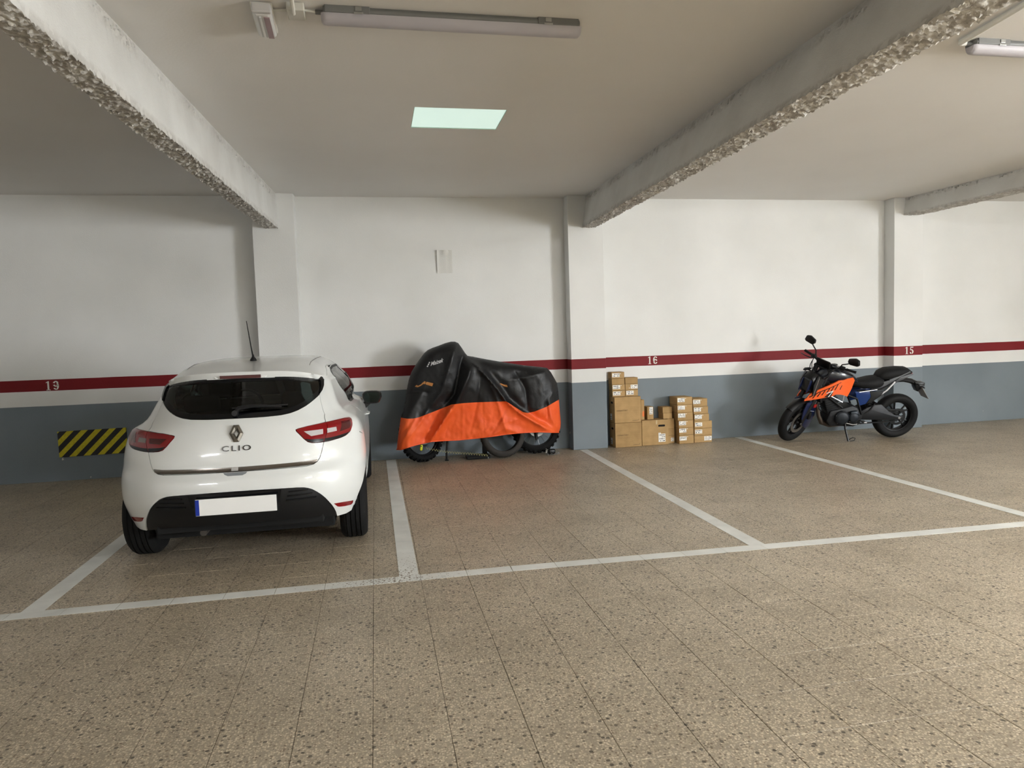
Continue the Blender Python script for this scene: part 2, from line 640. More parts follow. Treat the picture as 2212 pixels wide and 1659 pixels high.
# ------------------------------------------------------------------ ceiling beams with hacked, rough concrete edges
def beam_mat():
    m, nt, b = new_mat('hacked_beam')
    geo = N(nt, 'ShaderNodeNewGeometry')
    n = N(nt, 'ShaderNodeTexNoise')
    n.inputs['Scale'].default_value = 2.2
    n.inputs['Detail'].default_value = 7
    nt.links.new(geo.outputs['Position'], n.inputs['Vector'])
    c = ramp(nt, n.outputs['Fac'], [(0.3, srgb((210, 209, 205))), (0.7, srgb((226, 226, 223)))])
    v = N(nt, 'ShaderNodeTexVoronoi')
    v.inputs['Scale'].default_value = 26.0
    nt.links.new(geo.outputs['Position'], v.inputs['Vector'])
    at = N(nt, 'ShaderNodeAttribute')
    at.attribute_name = 'rough_zone'
    sc = N(nt, 'ShaderNodeSeparateColor')
    nt.links.new(v.outputs['Color'], sc.inputs[0])
    stone = ramp(nt, sc.outputs[0], [(0.0, srgb((142, 134, 124))), (0.5, srgb((178, 172, 164))), (1.0, srgb((216, 213, 206)))])
    c = mixc(nt, mathn(nt, 'MULTIPLY', at.outputs['Fac'], 0.75), c, stone)
    nt.links.new(c, b.inputs['Base Color'])
    b.inputs['Roughness'].default_value = 0.75
    b.inputs['Specular IOR Level'].default_value = 0.35
    s = N(nt, 'ShaderNodeTexNoise')
    s.inputs['Scale'].default_value = 110.0
    s.inputs['Detail'].default_value = 4
    nt.links.new(geo.outputs['Position'], s.inputs['Vector'])
    bp = N(nt, 'ShaderNodeBump')
    bp.inputs['Strength'].default_value = 0.5
    bp.inputs['Distance'].default_value = 0.008
    nt.links.new(s.outputs['Fac'], bp.inputs['Height'])
    nt.links.new(bp.outputs['Normal'], b.inputs['Normal'])
    return m
M_HACK = beam_mat()

def beam(near, far, ynear, yfar, ydense, amp=1.0):
    """near/far: (bottom-left x, bottom-right x, top-left x, top-right x, bottom z) at two depths"""
    prof = []          # (side fraction s, kind) : 0 left side (top->bottom), 1 underside, 2 right side (bottom->top)
    for t in (0, .03, .06, .09, .12, .15, .18, .25, .45, .7, .85, .92, .96): prof.append((0, t))
    for k in range(15): prof.append((1, k / 14))
    for t in (.04, .08, .15, .3, .55, .75, .82, .85, .88, .91, .94, .97, 1): prof.append((2, t))
    ys = []
    y = ynear
    while y < ydense: ys.append(y); y += 0.35
    y = ydense
    while y < yfar - 0.006: ys.append(y); y += 0.0105
    ys.append(yfar)
    vs = []; fs = []; zone = []
    npf = len(prof)
    for y in ys:
        t = (y - 3.0) / (8.83 - 3.0)
        bl, br, tl, tr, zb = (a + (b - a) * t for a, b in zip(near, far))
        for sd, q in prof:
            if sd == 0:
                x, z, nv, rz = tl + (bl - tl) * q, ZC + (zb - ZC) * q, Vector((-1, 0, 0)), (0.35 if 0.02 < q < 0.2 else 0.03)
                if q > 0.9: rz = 0.5
            elif sd == 1:
                x, z, nv, rz = bl + (br - bl) * q, zb, Vector((0, 0, -1)), 1.0
                if q in (0.0, 1.0): rz = 0.75
            else:
                x, z, nv, rz = br + (tr - br) * q, zb + (ZC - zb) * q, Vector((1, 0, 0)), (0.35 if 0.8 < q < 0.98 else 0.03)
                if q < 0.1: rz = 0.41
            p = Vector((x, y, z))
            if y >= ydense:
                q3 = p * 36
                d = noise.voronoi(q3)[0]
                lump = max(0.0, 0.62 - d[0]) * 1.3
                fine = noise.noise(p * 75) * 0.35
                coarse = noise.noise(p * 7) * 0.35
                pres = max(0.25, min(1.0, 0.75 + 1.2 * noise.noise(Vector((y * 3.1, x * 3 + sd * 9, z)))))
                k = rz if sd == 1 or rz > 0.4 else rz * pres
                disp = (lump + fine + coarse - 0.25) * 0.024 * amp * k
                if sd != 1 and 0.3 <= rz < 0.4:
                    disp = (-0.034 if d[0] < 0.30 + 0.5 * coarse + 0.12 * fine else 0.005) * pres * (1.0 if 0.05 < q < 0.16 or 0.83 < q < 0.95 else 0.4)
                p = p + nv * disp + Vector((0, noise.noise(p * 31) * 0.006 * k, 0))
                zone.append(min(1.0, k * 1.1))
            else:
                zone.append(rz if rz > .4 else 0)
            vs.append(tuple(p))
    for i in range(len(ys) - 1):
        for k in range(npf - 1):
            a = i * npf + k
            fs.append((a, a + 1, a + 1 + npf, a + npf))
    fs.append(tuple(range(npf)))
    fs.append(tuple(range((len(ys) - 1) * npf, len(ys) * npf))[::-1])
    me = bpy.data.meshes.new('beam')
    me.from_pydata(vs, [], fs)
    at = me.attributes.new('rough_zone', 'FLOAT', 'POINT')
    at.data.foreach_set('value', zone)
    bm = bmesh.new(); bm.from_mesh(me)
    bmesh.ops.recalc_face_normals(bm, faces=bm.faces)
    bm.to_mesh(me); bm.free()
    o = link(me, 'beam', M_HACK, None, True)
    me.set_sharp_from_angle(angle=math.radians(50))
    return structure(o)

beam((-1.545, -1.375, -1.545, -1.40, 2.925), (-1.238, -1.077, -1.24, -1.088, 2.922), Y0 - 0.05, 8.835, 2.6, 1.15)
beam((2.598, 2.835, 2.775, 2.86, 2.93), (2.735, 2.905, 2.80, 2.915, 2.927), Y0 - 0.05, 8.835, 2.3, 1.15)
beam((7.85, 8.20, 7.98, 8.22, 3.10), (7.555, 7.80, 7.59, 7.81, 3.095), Y0 - 0.05, 8.835, 5.5, 0.7)

# ------------------------------------------------------------------ tiled floor
floor = structure(MB().box(((X0 + X1) / 2, (Y0 + WY) / 2, -0.075), (X1 - X0 + 0.4, WY - Y0 + 0.4, 0.144)).build('floor', M_GROUT))
TP = 0.30
TXO, TYO = -0.076, 3.17

def tile_geo(cx, cy, w, d, tz=0.0):
    g = 0.0010; ch = 0.0012
    hx, hy = w / 2 - g, d / 2 - g
    vs = []
    for z, k in ((-0.006, 0), (-ch + tz, 0), (tz, ch)):
        for sx, sy in ((-1, -1), (1, -1), (1, 1), (-1, 1)):
            vs.append((cx + sx * (hx - k), cy + sy * (hy - k), z))
    fs = [(8, 9, 10, 11)]
    for L in (0, 4):
        for k in range(4):
            fs.append((L + k, L + (k + 1) % 4, L + 4 + (k + 1) % 4, L + 4 + k))
    return vs, fs

def project(p):
    v = Vector((p[0], p[1], p[2] - CAM_H))
    dw = v.dot(Vector(_f))
    if dw < 0.2: return None
    return 1106 + 1496.2 * v.dot(Vector(_r)) / dw, 829.5 - 1496.2 * v.dot(Vector(_u)) / dw, dw

cells = []
i0 = int(math.floor((X0 - TXO) / TP)); i1 = int(math.ceil((X1 - TXO) / TP))
j0 = int(math.floor((Y0 - TYO) / TP)); j1 = int(math.ceil((WY - TYO) / TP))
for i in range(i0, i1):
    for j in range(j0, j1):
        xa, xb = max(X0, TXO + i * TP), min(X1, TXO + (i + 1) * TP)
        ya, yb = max(Y0, TYO + j * TP), min(WY, TYO + (j + 1) * TP)
        if xb - xa < 0.02 or yb - ya < 0.02: continue
        cx, cy = (xa + xb) / 2, (ya + yb) / 2
        q = project((cx, cy, 0))
        vis = q is not None and -60 < q[0] < 2272 and 700 < q[1] < 1710
        cells.append((q[2] if vis else 99.0, cx, cy, xb - xa, yb - ya))
cells.sort()
proto = None
rest = MB()
rnd = random.Random(3)
nt_ = 0
for d, cx, cy, wx, wy_ in cells:
    full = abs(wx - TP) < 1e-4 and abs(wy_ - TP) < 1e-4
    if d < 90 and full and nt_ < 300:
        if proto is None:
            vs, fs = tile_geo(0, 0, TP, TP)
            proto = bpy.data.meshes.new('floor_tile')
            proto.from_pydata(vs, [], fs)
            proto.materials.append(M_TILE)
        o = link(proto, 'floor_tile', None, floor)
        o.location = (cx, cy, rnd.uniform(-0.0007, 0.0003))
        nt_ += 1
    else:
        vs, fs = tile_geo(cx, cy, wx, wy_, rnd.uniform(-0.0007, 0.0003))
        rest.add(vs, fs)
me = bpy.data.meshes.new('floor_tiles')
me.from_pydata(rest.v, [], rest.f)
tag(link(me, 'floor_tiles', M_TILE, floor), kind='stuff')

# painted stall lines, broken at the tile joints like the paint on the floor
def painted(name, p0, p1, w0, w1=None):
    w1 = w0 if w1 is None else w1
    p0 = Vector(p0); p1 = Vector(p1)
    d = (p1 - p0); L = d.length; d.normalize()
    nrm = Vector((-d.y, d.x))
    along_x = abs(d.x) > abs(d.y)
    cuts = [0.0, L]
    off = TXO if along_x else TYO
    a, b = (p0.x, p1.x) if along_x else (p0.y, p1.y)
    k = int(math.floor((min(a, b) - off) / TP))
    while off + k * TP < max(a, b):
        v = off + k * TP
        if min(a, b) < v < max(a, b):
            cuts.append((v - a) / (b - a) * L)
        k += 1
    cuts.sort()
    m = MB()
    for s, e in zip(cuts, cuts[1:]):
        s2, e2 = (s + 0.0012 if s > 0 else s), (e - 0.0012 if e < L else e)
        if e2 - s2 < 0.004: continue
        vs = []
        for z in (0.0004, 0.0014):
            for t in (s2, e2):
                w = (w0 + (w1 - w0) * t / L) / 2
                c = p0 + d * t
                for sg in (-1, 1):
                    q = c + nrm * sg * w
                    vs.append((q.x, q.y, z))
        m.add(vs, [(0, 1, 3, 2), (4, 6, 7, 5), (0, 4, 5, 1), (2, 3, 7, 6), (0, 2, 6, 4), (1, 5, 7, 3)])
    return m.build(name, M_LINE, floor)

painted('stall_line', (-2.062, 4.4945), (-2.062, 9.0), 0.128)
painted('stall_line', (0.152, 4.4825), (0.138, 8.99), 0.127, 0.122)
painted('stall_line', (2.604, 4.422), (2.668, 8.80), 0.12, 0.105)
painted('stall_line', (4.972, 4.350), (5.02, 9.0), 0.118, 0.11)
painted('aisle_line', (-7.4, 4.47), (0.82, 4.423), 0.108)
painted('aisle_line', (0.82, 4.423), (12.8, 4.05), 0.104, 0.12)

# ------------------------------------------------------------------ skylight of frosted glass in the ceiling
def sky_glass():
    m, nt, b = new_mat('skylight_glass')
    b.inputs['Base Color'].default_value = srgb((200, 225, 215))
    b.inputs['Roughness'].default_value = 0.4
    b.inputs['Emission Color'].default_value = srgb((212, 236, 226))
    b.inputs['Emission Strength'].default_value = 0.42
    return m
wn = empty('window_1', ((SKY[0] + SKY[1]) / 2, (SKY[2] + SKY[3]) / 2, ZC))
structure(wn)
sw, sd = SKY[1] - SKY[0], SKY[3] - SKY[2]
MB().box((0, 0, 0.022), (sw - .008, sd - .008, 0.03)).build('glass_pane', sky_glass(), wn)
fr = MB()
for sx in (-1, 1): fr.box((sx * (sw / 2 - 0.002), 0, 0.018), (0.004, sd, 0.034))
for sy in (-1, 1): fr.box((0, sy * (sd / 2 - 0.002), 0.018), (sw - 0.008, 0.004, 0.034))
fr.build('window_frame', mat('skylight_frame', (176, 196, 186), 0.5), wn)
# blank top over the shaft so that the opening is closed above
MB().box((0, 0, 0.2), (sw, sd, 0.02)).build('shaft_cap', M_CEIL, wn)

# ------------------------------------------------------------------ stencilled stall numbers
M_STENCIL = mat('stencil_white', (226, 224, 216), 0.6, var=0.05, vscale=30)
def stencil(txt, x, y, z, h, label):
    """heavy stencil numerals made of plates with bridges"""
    t = empty('stall_number', (x, y, z), 0, label, 'number')
    H = h; W = h * 0.60; th = h * 0.12
    def arcpoly(cx, cz, ro, ri, a0, a1, sx=1.0, n=14):
        p = []
        for k in range(n + 1):
            a = math.radians(a0 + (a1 - a0) * k / n)
            p.append((cx + ro[0] * math.cos(a), cz + ro[1] * math.sin(a)))
        for k in range(n + 1):
            a = math.radians(a1 + (a0 - a1) * k / n)
            p.append((cx + ri[0] * math.cos(a), cz + ri[1] * math.sin(a)))
        return p
    def digit(d):
        if d == '1':
            return [[(-.02, -.5), (.15, -.5), (.15, .5), (.04, .5), (-.02, .44)], [(-.14, -.5), (.27, -.5), (.27, -.44), (-.14, -.44)], [(-.16, .30), (-.04, .36), (-.04, .46), (-.16, .36)]]
        if d == '9':
            return [arcpoly(0, .18, (.30, .32), (.10, .22), 20, 160), arcpoly(0, .18, (.30, .32), (.10, .22), 200, 340),
                    arcpoly(-.02, -.05, (.32, .45), (.14, .38), -75, 45), [(-.24, -.38), (-.08, -.46), (.02, -.5), (-.02, -.36), (-.1, -.3), (-.22, -.26)]]
        if d == '6':
            return [arcpoly(0, -.18, (.30, .32), (.10, .22), 20, 160), arcpoly(0, -.18, (.30, .32), (.10, .22), 200, 340),
                    arcpoly(.02, .05, (.32, .45), (.14, .38), 105, 225), [(.24, .38), (.08, .46), (-.02, .5), (.02, .36), (.1, .3), (.22, .26)]]
        if d == '5':
            return [[(-.22, .5), (.02, .5), (.02, .36), (-.22, .36)], [(.06, .5), (.26, .5), (.22, .36), (.06, .36)], [(-.22, .32), (-.12, .32), (-.12, .06), (-.22, .02)],
                    arcpoly(-.02, -.18, (.30, .32), (.10, .22), -80, 130), [(-.28, -.26), (-.14, -.24), (-.08, -.4), (-.10, -.5), (-.26, -.42)]]
    xo = -0.42 * (len(txt) - 1) * H
    for ch in txt:
        for pl in digit(ch):
            m = MB()
            m.prism([(a * H + xo, b * H) for a, b in pl], 0, -0.0015)
            m.build('stencil_stroke', M_STENCIL, t)
        xo += 0.84 * H
    return t
stencil('19', -3.744, WY - 0.0002, 1.136, 0.105, 'white stencilled number 19 on red wall band above hazard panel')
stencil('16', 3.754, WY - 0.0002, 1.147, 0.105, 'white stencilled number 16 on red wall band above cardboard boxes')
stencil('15', 7.660, WY - 0.2002, 1.145, 0.105, 'white stencilled number 15 on red pillar band beyond motorcycle')

# ------------------------------------------------------------------ black and yellow hazard panel
def hazard():
    m, nt, b = new_mat('hazard_stripes')
    tc = N(nt, 'ShaderNodeTexCoord')
    sp = N(nt, 'ShaderNodeSeparateXYZ')
    nt.links.new(tc.outputs['Object'], sp.inputs[0])
    s = mathn(nt, 'FRACT', mathn(nt, 'MULTIPLY', mathn(nt, 'ADD', mathn(nt, 'SUBTRACT', sp.outputs['X'], sp.outputs['Z']), 2.0365), 1 / 0.1535))
    n = N(nt, 'ShaderNodeTexNoise')
    n.inputs['Scale'].default_value = 40
    nt.links.new(tc.outputs['Object'], n.inputs['Vector'])
    yel = ramp(nt, n.outputs['Fac'], [(0.3, srgb((186, 172, 20))), (0.7, srgb((204, 192, 38)))])
    blk = ramp(nt, n.outputs['Fac'], [(0.3, srgb((24, 24, 24))), (0.7, srgb((36, 36, 36)))])
    nt.links.new(mixc(nt, mathn(nt, 'LESS_THAN', s, 0.52), yel, blk), b.inputs['Base Color'])
    b.inputs['Roughness'].default_value = 0.7
    return m
hz = MB().box((0, 0, 0), (0.745, 0.018, 0.305)).build('hazard_panel', hazard(), None, bevel=0.003)
hz.location = (-3.345, WY - 0.0092, 0.440)
hz.rotation_euler = (0, math.radians(-0.6), 0)
tag(hz, 'black and yellow striped bumper panel on grey wall left of white car', 'hazard panel')

# ------------------------------------------------------------------ peeling paper patch on the wall
pm = MB()
n = 10
gv = []
for j in range(13):
    for i in range(9):
        u, v = i / 8, j / 12
        x = (u - .5) * 0.198; z = (v - .5) * 0.295
        y = -0.006 - 0.006 * max(0, 0.5 + noise.noise(Vector((u * 6, 0, 3)))) * 1.0
        if i == 0: y -= 0.014 * (0.4 + 0.6 * v)
        if v > 0.75 and 2 < i < 6: y -= 0.022 * (v - .75) * 4 * math.sin((i - 2) / 4 * PI)
        gv.append((x, y, z))
f = [(j * 9 + i, j * 9 + i + 1, (j + 1) * 9 + i + 1, (j + 1) * 9 + i) for j in range(12) for i in range(8)]
me = bpy.data.meshes.new('paper_sheet')
bk = [(x, -0.0008, z) for x, y, z in gv]
nb = len(gv)
fb = [tuple(nb + k for k in q[::-1]) for q in f]
edge = [i for i in range(9)] + [j * 9 + 8 for j in range(1, 13)] + [12 * 9 + i for i in range(7, -1, -1)] + [j * 9 for j in range(11, 0, -1)]
fe = [(edge[k], edge[k - 1], nb + edge[k - 1], nb + edge[k]) for k in range(len(edge))]
me.from_pydata(gv + bk, [], f + fb + fe)
po = link(me, 'paper_sheet', mat('painted_paper', (214, 213, 208), 0.7, bump=0.2, bscale=90), None, True)
me.set_sharp_from_angle(angle=math.radians(40))
po.location = (0.932, WY - 0.0005, 2.528)
tag(po, 'wrinkled white painted-over paper sheet stuck high on middle wall bay', 'paper')
# ------------------------------------------------------------------ ceiling fittings
M_LAMPBODY = mat('lamp_body_grey', (112, 112, 110), 0.5)
M_DIFF = mat('lamp_diffuser', (172, 168, 172), 0.35, spec=0.5)
M_CLIP = mat('lamp_clip', (176, 176, 172), 0.35, metal=0.8)
M_WPVC = mat('white_pvc', (216, 214, 206), 0.45)
LAMP_W = 43.0
M_LIT = mat('lamp_diffuser_lit', (240, 240, 236), 0.4, emit=(246, 250, 255), estr=14.0)
M_LIT.cycles.emission_sampling = 'NONE'

def tube_lamp(loc, label, group, lit=False, length=1.46, end_cable=None):
    t = empty('tube_lamp', loc, 0, label, 'lamp', group)
    L = length
    b = MB()
    pr = [(-0.045, -0.035), (0.045, -0.035), (0.05, -0.02), (0.04, 0.0), (-0.04, 0.0), (-0.05, -0.02)]
    b.loft([[(-L / 2 + 0.012, y, z) for y, z in pr], [(L / 2 - 0.012, y, z) for y, z in pr]])
    for s in (-1, 1):
        b.box((s * (L / 2 - 0.14), 0, -0.012), (0.24, 0.104, 0.05))
    b.build('lamp_body', M_LAMPBODY, t, bevel=0.004)
    d = MB()
    secs = []
    for x, k in ((-L / 2, .72), (-L / 2 + 0.012, .95), (-L / 2 + 0.03, 1), (L / 2 - 0.03, 1), (L / 2 - 0.012, .95), (L / 2, .72)):
        sec = []
        for a in range(13):
            an = PI + PI * a / 12
            sec.append((x, 0.046 * k * math.cos(an), -0.036 + 0.05 * k * math.sin(an)))
        secs.append(sec)
    d.loft(secs)
    d.build('diffuser', M_LIT if lit else M_DIFF, t, smooth=True)
    if lit:
        # the diffuser glows downwards and to both long sides
        for tilt, yy, zz_, pw in ((0, 0, -0.092, 1.0), (90, 0.052, -0.055, 0.45), (-90, -0.052, -0.055, 0.45)):
            al = bpy.data.lights.new('tube_light', 'AREA')
            al.shape = 'RECTANGLE'; al.size = L - 0.06; al.size_y = 0.05 if tilt else 0.09
            al.energy = LAMP_W * pw; al.color = (0.965, 0.98, 1.0)
            lo_ = bpy.data.objects.new('tube_light', al)
            COL.objects.link(lo_); lo_.parent = t; lo_.location = (0, yy, zz_)
            lo_.rotation_euler = (math.radians(tilt), 0, 0)
    for s in (-1, 1):
        c = MB()
        c.box((s * (L / 2 - 0.20), -0.053, -0.014), (0.035, 0.008, 0.022))
        c.box((s * (L / 2 - 0.20), -0.053, -0.036), (0.05, 0.006, 0.01))
        c.build('clip', M_CLIP, t, bevel=0.0015)
    e = MB()
    e.tube([(-L / 2 - 0.03, 0, -0.02), (-L / 2 + 0.02, 0, -0.02)], 0.012, 10)
    e.build('cable_gland', M_LAMPBODY, t, smooth=True)
    return t
ZM = ZC - 0.0005
tube_lamp((0.525, 4.005, ZM), 'grey unlit tube lamp on ceiling nearest the glass skylight', 'ceiling tube lamps')
tube_lamp((4.585, 3.94, ZM), 'grey unlit tube lamp on ceiling at right edge beyond second beam', 'ceiling tube lamps')
# lit lamps of the drive aisle behind the camera, rearmost two added as fill
LIT = (((-4.2, -2.6), 'lit tube lamp in the leftmost bay of the drive aisle'), ((4.5, 0.7), 'lit tube lamp right of second beam, level with viewpoint'), ((5.2, -4.4), 'added fill tube lamp right of second beam, far behind viewpoint'), ((9.6, -1.6), 'lit tube lamp beyond third beam, nearer the gate'), ((10.2, -4.6), 'added fill tube lamp beyond third beam, in the far corner'))
for (x, y), lb in LIT:
    tube_lamp((x, y, ZM), lb, 'lit aisle tube lamps', True)

# emergency light: white tray with a clear ribbed cover
e = empty('emergency_light', (-0.515, 4.125, ZM), math.radians(2), 'white emergency light with clear cover beside junction box on ceiling', 'lamp')
b = MB(); b.box((0, 0, -0.014), (0.112, 0.325, 0.028)); b.build('tray', M_WPVC, e, bevel=0.006)
c = MB()
secs = []
for y, k in ((-0.155, .75), (-0.14, 1), (0.14, 1), (0.155, .75)):
    sec = []
    for x, z in ((-0.050, -0.027), (-0.048, -0.05), (-0.03, -0.060), (0.03, -0.060), (0.048, -0.05), (0.050, -0.027)):
        sec.append((x * (0.9 + 0.1 * k), y, -0.027 + (z + 0.027) * k))
    secs.append(sec)
c.loft(secs)
c.build('cover', mat('clear_cover', (214, 214, 212), 0.18, spec=0.6), e, bevel=0.004)
b = MB(); b.box((0.022, 0.012, -0.062), (0.030, 0.26, 0.004)); b.build('light_strip', mat('strip_mauve', (150, 126, 128), 0.3), e)
b = MB(); b.box((-0.012, 0.012, -0.062), (0.010, 0.26, 0.004)); b.build('rib', mat('strip_pale', (226, 226, 224), 0.3), e)
b = MB(); b.box((0, -0.155, -0.03), (0.104, 0.03, 0.055)); b.build('end_cap', mat('cap_grey', (186, 184, 182), 0.4), e, bevel=0.008)

# junction box and conduits
j = MB(); j.box((0, 0, -0.022), (0.092, 0.125, 0.044))
jo = j.build('junction_box', mat('junction_white', (205, 203, 195), 0.5), None, bevel=0.005)
jo.location = (-0.335, 4.005, ZM)
tag(jo, 'small white square junction box on ceiling left of tube lamp', 'junction box')
t = MB(); t.tube([(-0.347, 3.98, ZC - 0.046), (-0.345, 3.93, ZC - 0.040), (-0.345, 3.88, ZC - 0.0125), (-0.35, 3.5, ZC - 0.0125), (-0.37, -2, ZC - 0.0125)], 0.0115, 10)
o = t.build('conduit_pipe', M_WPVC, None, smooth=True)
tag(o, 'white conduit pipe running from junction box toward the aisle', 'pipe')
t = MB(); t.tube([(-0.4595, 4.03, ZC - 0.013), (-0.381, 4.02, ZC - 0.013)], 0.008, 8)
o = t.build('cable', M_WPVC, None, smooth=True); tag(o, 'short cable between emergency light and junction box', 'cable')
t = MB(); t.tube([(-0.289, 4.0, ZC - 0.016), (-0.235, 4.005, ZC - 0.02)], 0.007, 8)
o = t.build('cable', M_WPVC, None, smooth=True); tag(o, 'short cable between junction box and the tube lamp', 'cable')
# conduit with elbow feeding the right-hand lamp
t = MB()
t.tube([(3.815, 3.93, ZC - 0.020), (3.785, 3.935, ZC - 0.020), (3.772, 3.92, ZC - 0.020), (3.768, 3.88, ZC - 0.0200), (3.71, 3.40, ZC - 0.020), (3.30, -2.0, ZC - 0.020)], 0.0185, 12)
o = t.build('conduit_pipe', M_WPVC, None, smooth=True)
tag(o, 'white conduit pipe with elbow feeding right-hand tube lamp', 'pipe')
# door frame of the vehicle gate (outside the picture, lets the daylight in)
d = empty('door_1', (X1, (GATE[0] + GATE[1]) / 2, 0)); structure(d)
fr = MB(); gy = (GATE[1] - GATE[0]) / 2
for s in (-1, 1): fr.box((0.0, s * (gy - 0.03), GATE[2] / 2), (0.24, 0.06, GATE[2]))
fr.box((0.0, 0, GATE[2] - 0.03), (0.24, 2 * gy - 0.12, 0.06))
fr.build('gate_frame', mat('gate_grey', (120, 124, 126), 0.5), d)
# ------------------------------------------------------------------ white hatchback
M_PAINT = mat('car_white', (222, 224, 222), 0.28, spec=0.5, coat=0.8)
M_BLACKGLOSS = mat('car_black_gloss', (12, 13, 16), 0.18, spec=0.5)
M_BLACKPL = mat('car_black_plastic', (14, 15, 17), 0.45)
M_RUBBER = mat('tyre_rubber', (19, 19, 19), 0.8, spec=.25, bump=0.2, bscale=150)
M_DARKCH = mat('dark_chrome', (118, 112, 106), 0.22, metal=0.9)
M_CHROME = mat('chrome', (205, 203, 198), 0.12, metal=1.0)
M_RIM = mat('alloy', (170, 172, 174), 0.3, metal=0.85)
M_RED = mat('lens_red', (126, 8, 16), 0.12, spec=0.6, coat=0.6)
M_REDD = mat('lens_dark_red', (70, 6, 12), 0.12, spec=0.6, coat=0.6)
M_CLEAR = mat('lens_clear', (190, 186, 186), 0.15, spec=0.6, coat=0.5)
M_SEAT = mat('seat_cloth', (38, 38, 40), 0.9)
M_UNDER = mat('underbody', (14, 14, 14), 0.9)

def tint_glass(name, tint, rough=0.03):
    m, nt, b = new_mat(name)
    out = nt.nodes['Material Output']
    tr = N(nt, 'ShaderNodeBsdfTransparent'); tr.inputs['Color'].default_value = tint
    gl = N(nt, 'ShaderNodeBsdfGlossy'); gl.inputs['Roughness'].default_value = rough
    gl.inputs['Color'].default_value = (1, 1, 1, 1)
    fr = N(nt, 'ShaderNodeFresnel'); fr.inputs['IOR'].default_value = 1.45
    mx = N(nt, 'ShaderNodeMixShader')
    nt.links.new(fr.outputs[0], mx.inputs[0]); nt.links.new(tr.outputs[0], mx.inputs[1]); nt.links.new(gl.outputs[0], mx.inputs[2])
    nt.links.new(mx.outputs[0], out.inputs['Surface'])
    return m
M_GLASSR = tint_glass('rear_glass', (0.20, 0.27, 0.235, 1))
M_GLASSS = tint_glass('side_glass', (0.42, 0.47, 0.44, 1))
M_GLASSF = tint_glass('front_glass', (0.70, 0.78, 0.74, 1))

CW = [(.15, .80), (.28, .82), (.38, .845), (.5, .866), (.62, .868), (.75, .862), (.85, .85), (.92, .828), (.950, .805), (.966, .778), (.99, .732), (1.03, .69), (1.1, .655), (1.2, .617), (1.25, .60)]
CYR = [(.15, .14), (.28, .075), (.38, .03), (.48, .004), (.55, 0.), (.62, .012), (.67, .04), (.70, .055), (.75, .062), (.85, .085), (.95, .118), (1.0, .145), (1.03, .17), (1.1, .235), (1.2, .335), (1.3, .43)]
CR = [(.15, .6), (.6, .62), (.9, .62), (1.0, .55), (1.1, .50), (1.3, .46)]
CN = [(.15, 2.5), (.6, 2.5), (.95, 2.4), (1.1, 2.5), (1.36, 2.5)]
CYF = [(.15, 3.70), (.3, 3.78), (.5, 3.80), (.7, 3.76), (.82, 3.60), (.9, 3.30), (.96, 2.98), (1.0, 2.84), (1.1, 2.66), (1.2, 2.49), (1.3, 2.32)]
ZT = 1.428
def cW(z):
    return interp(CW, z) if z < 1.25 else .60 * max(0.0, (ZT - z) / .2) ** .176
def cYR(z):
    return interp(CYR, z) if z < 1.3 else 1.7 - 1.27 * max(0.0, (ZT - z) / .15) ** .2
def cYF(z):
    return interp(CYF, z) if z < 1.3 else 1.7 + .62 * max(0.0, (ZT - z) / .15) ** .2
def cK(z):
    return 1.0 if z < 1.3 else max(0.0, (ZT - z) / .15) ** .2

def ringpt(u, z):
    a = abs(u); sg = -1 if u < 0 else 1
    w = cW(z); yr = cYR(z); yf = cYF(z); k = cK(z)
    R = interp(CR, z) * k; n = interp(CN, z)
    Rf = (0.55 if z > .5 else 0.6) * k; nf = 2.6
    if a <= 1:
        p = a * PI / 2
        x = w * max(0.0, math.sin(p)) ** (2 / n); y = yr + R * (1 - max(0.0, math.cos(p)) ** (2 / n))
    elif a <= 2:
        y = yr + R + (a - 1) * (yf - Rf - yr - R); x = w
    else:
        p = (min(a, 3) - 2) * PI / 2
        x = w * max(0.0, math.cos(p)) ** (2 / nf); y = yf - Rf + Rf * max(0.0, math.sin(p)) ** (2 / nf)
    t1 = min(1.0, max(0.0, (y - .55) / 1.5)); t1 = t1 * t1 * (3 - 2 * t1)
    t2 = min(1.0, max(0.0, (z - .96) / .16)); t2 = t2 * t2 * (3 - 2 * t2)
    tp = 1 - 0.035 * max(0.0, (y - 1.4) / 2.0) ** 2 + .135 * t1 * t2
    return Vector((sg * x * tp, y, z))

# domain coordinate s ~ metres along the ring
SA, SB = 1.15, 2.4
def u2s(u):
    a = abs(u); v = a * SA if a <= 1 else SA + (a - 1) * SB
    return v if u >= 0 else -v
def s2u(s):
    a = abs(s); v = a / SA if a <= SA else 1 + (a - SA) / SB
    return v if s >= 0 else -v
def xz(x, z):
    w = cW(z); n = interp(CN, z)
    t = min(1.0, abs(x) / w)
    u = math.asin(min(1.0, t ** (n / 2))) / (PI / 2)
    return (u2s(u if x >= 0 else -u), z)
def yz(y, z, sg=1):
    yr = cYR(z); R = interp(CR, z) * cK(z); n = interp(CN, z); yf = cYF(z)
    if y <= yr + R:
        q = 1 - (y - yr) / R
        q = min(1.0, max(0.0, q))
        u = math.acos(q ** (n / 2)) / (PI / 2)
    else:
        u = 1 + (y - yr - R) / (yf - 0.55 * cK(z) - yr - R)
    return (u2s(u) * sg, z)
def cmap(s, z):
    return ringpt(s2u(s), z)
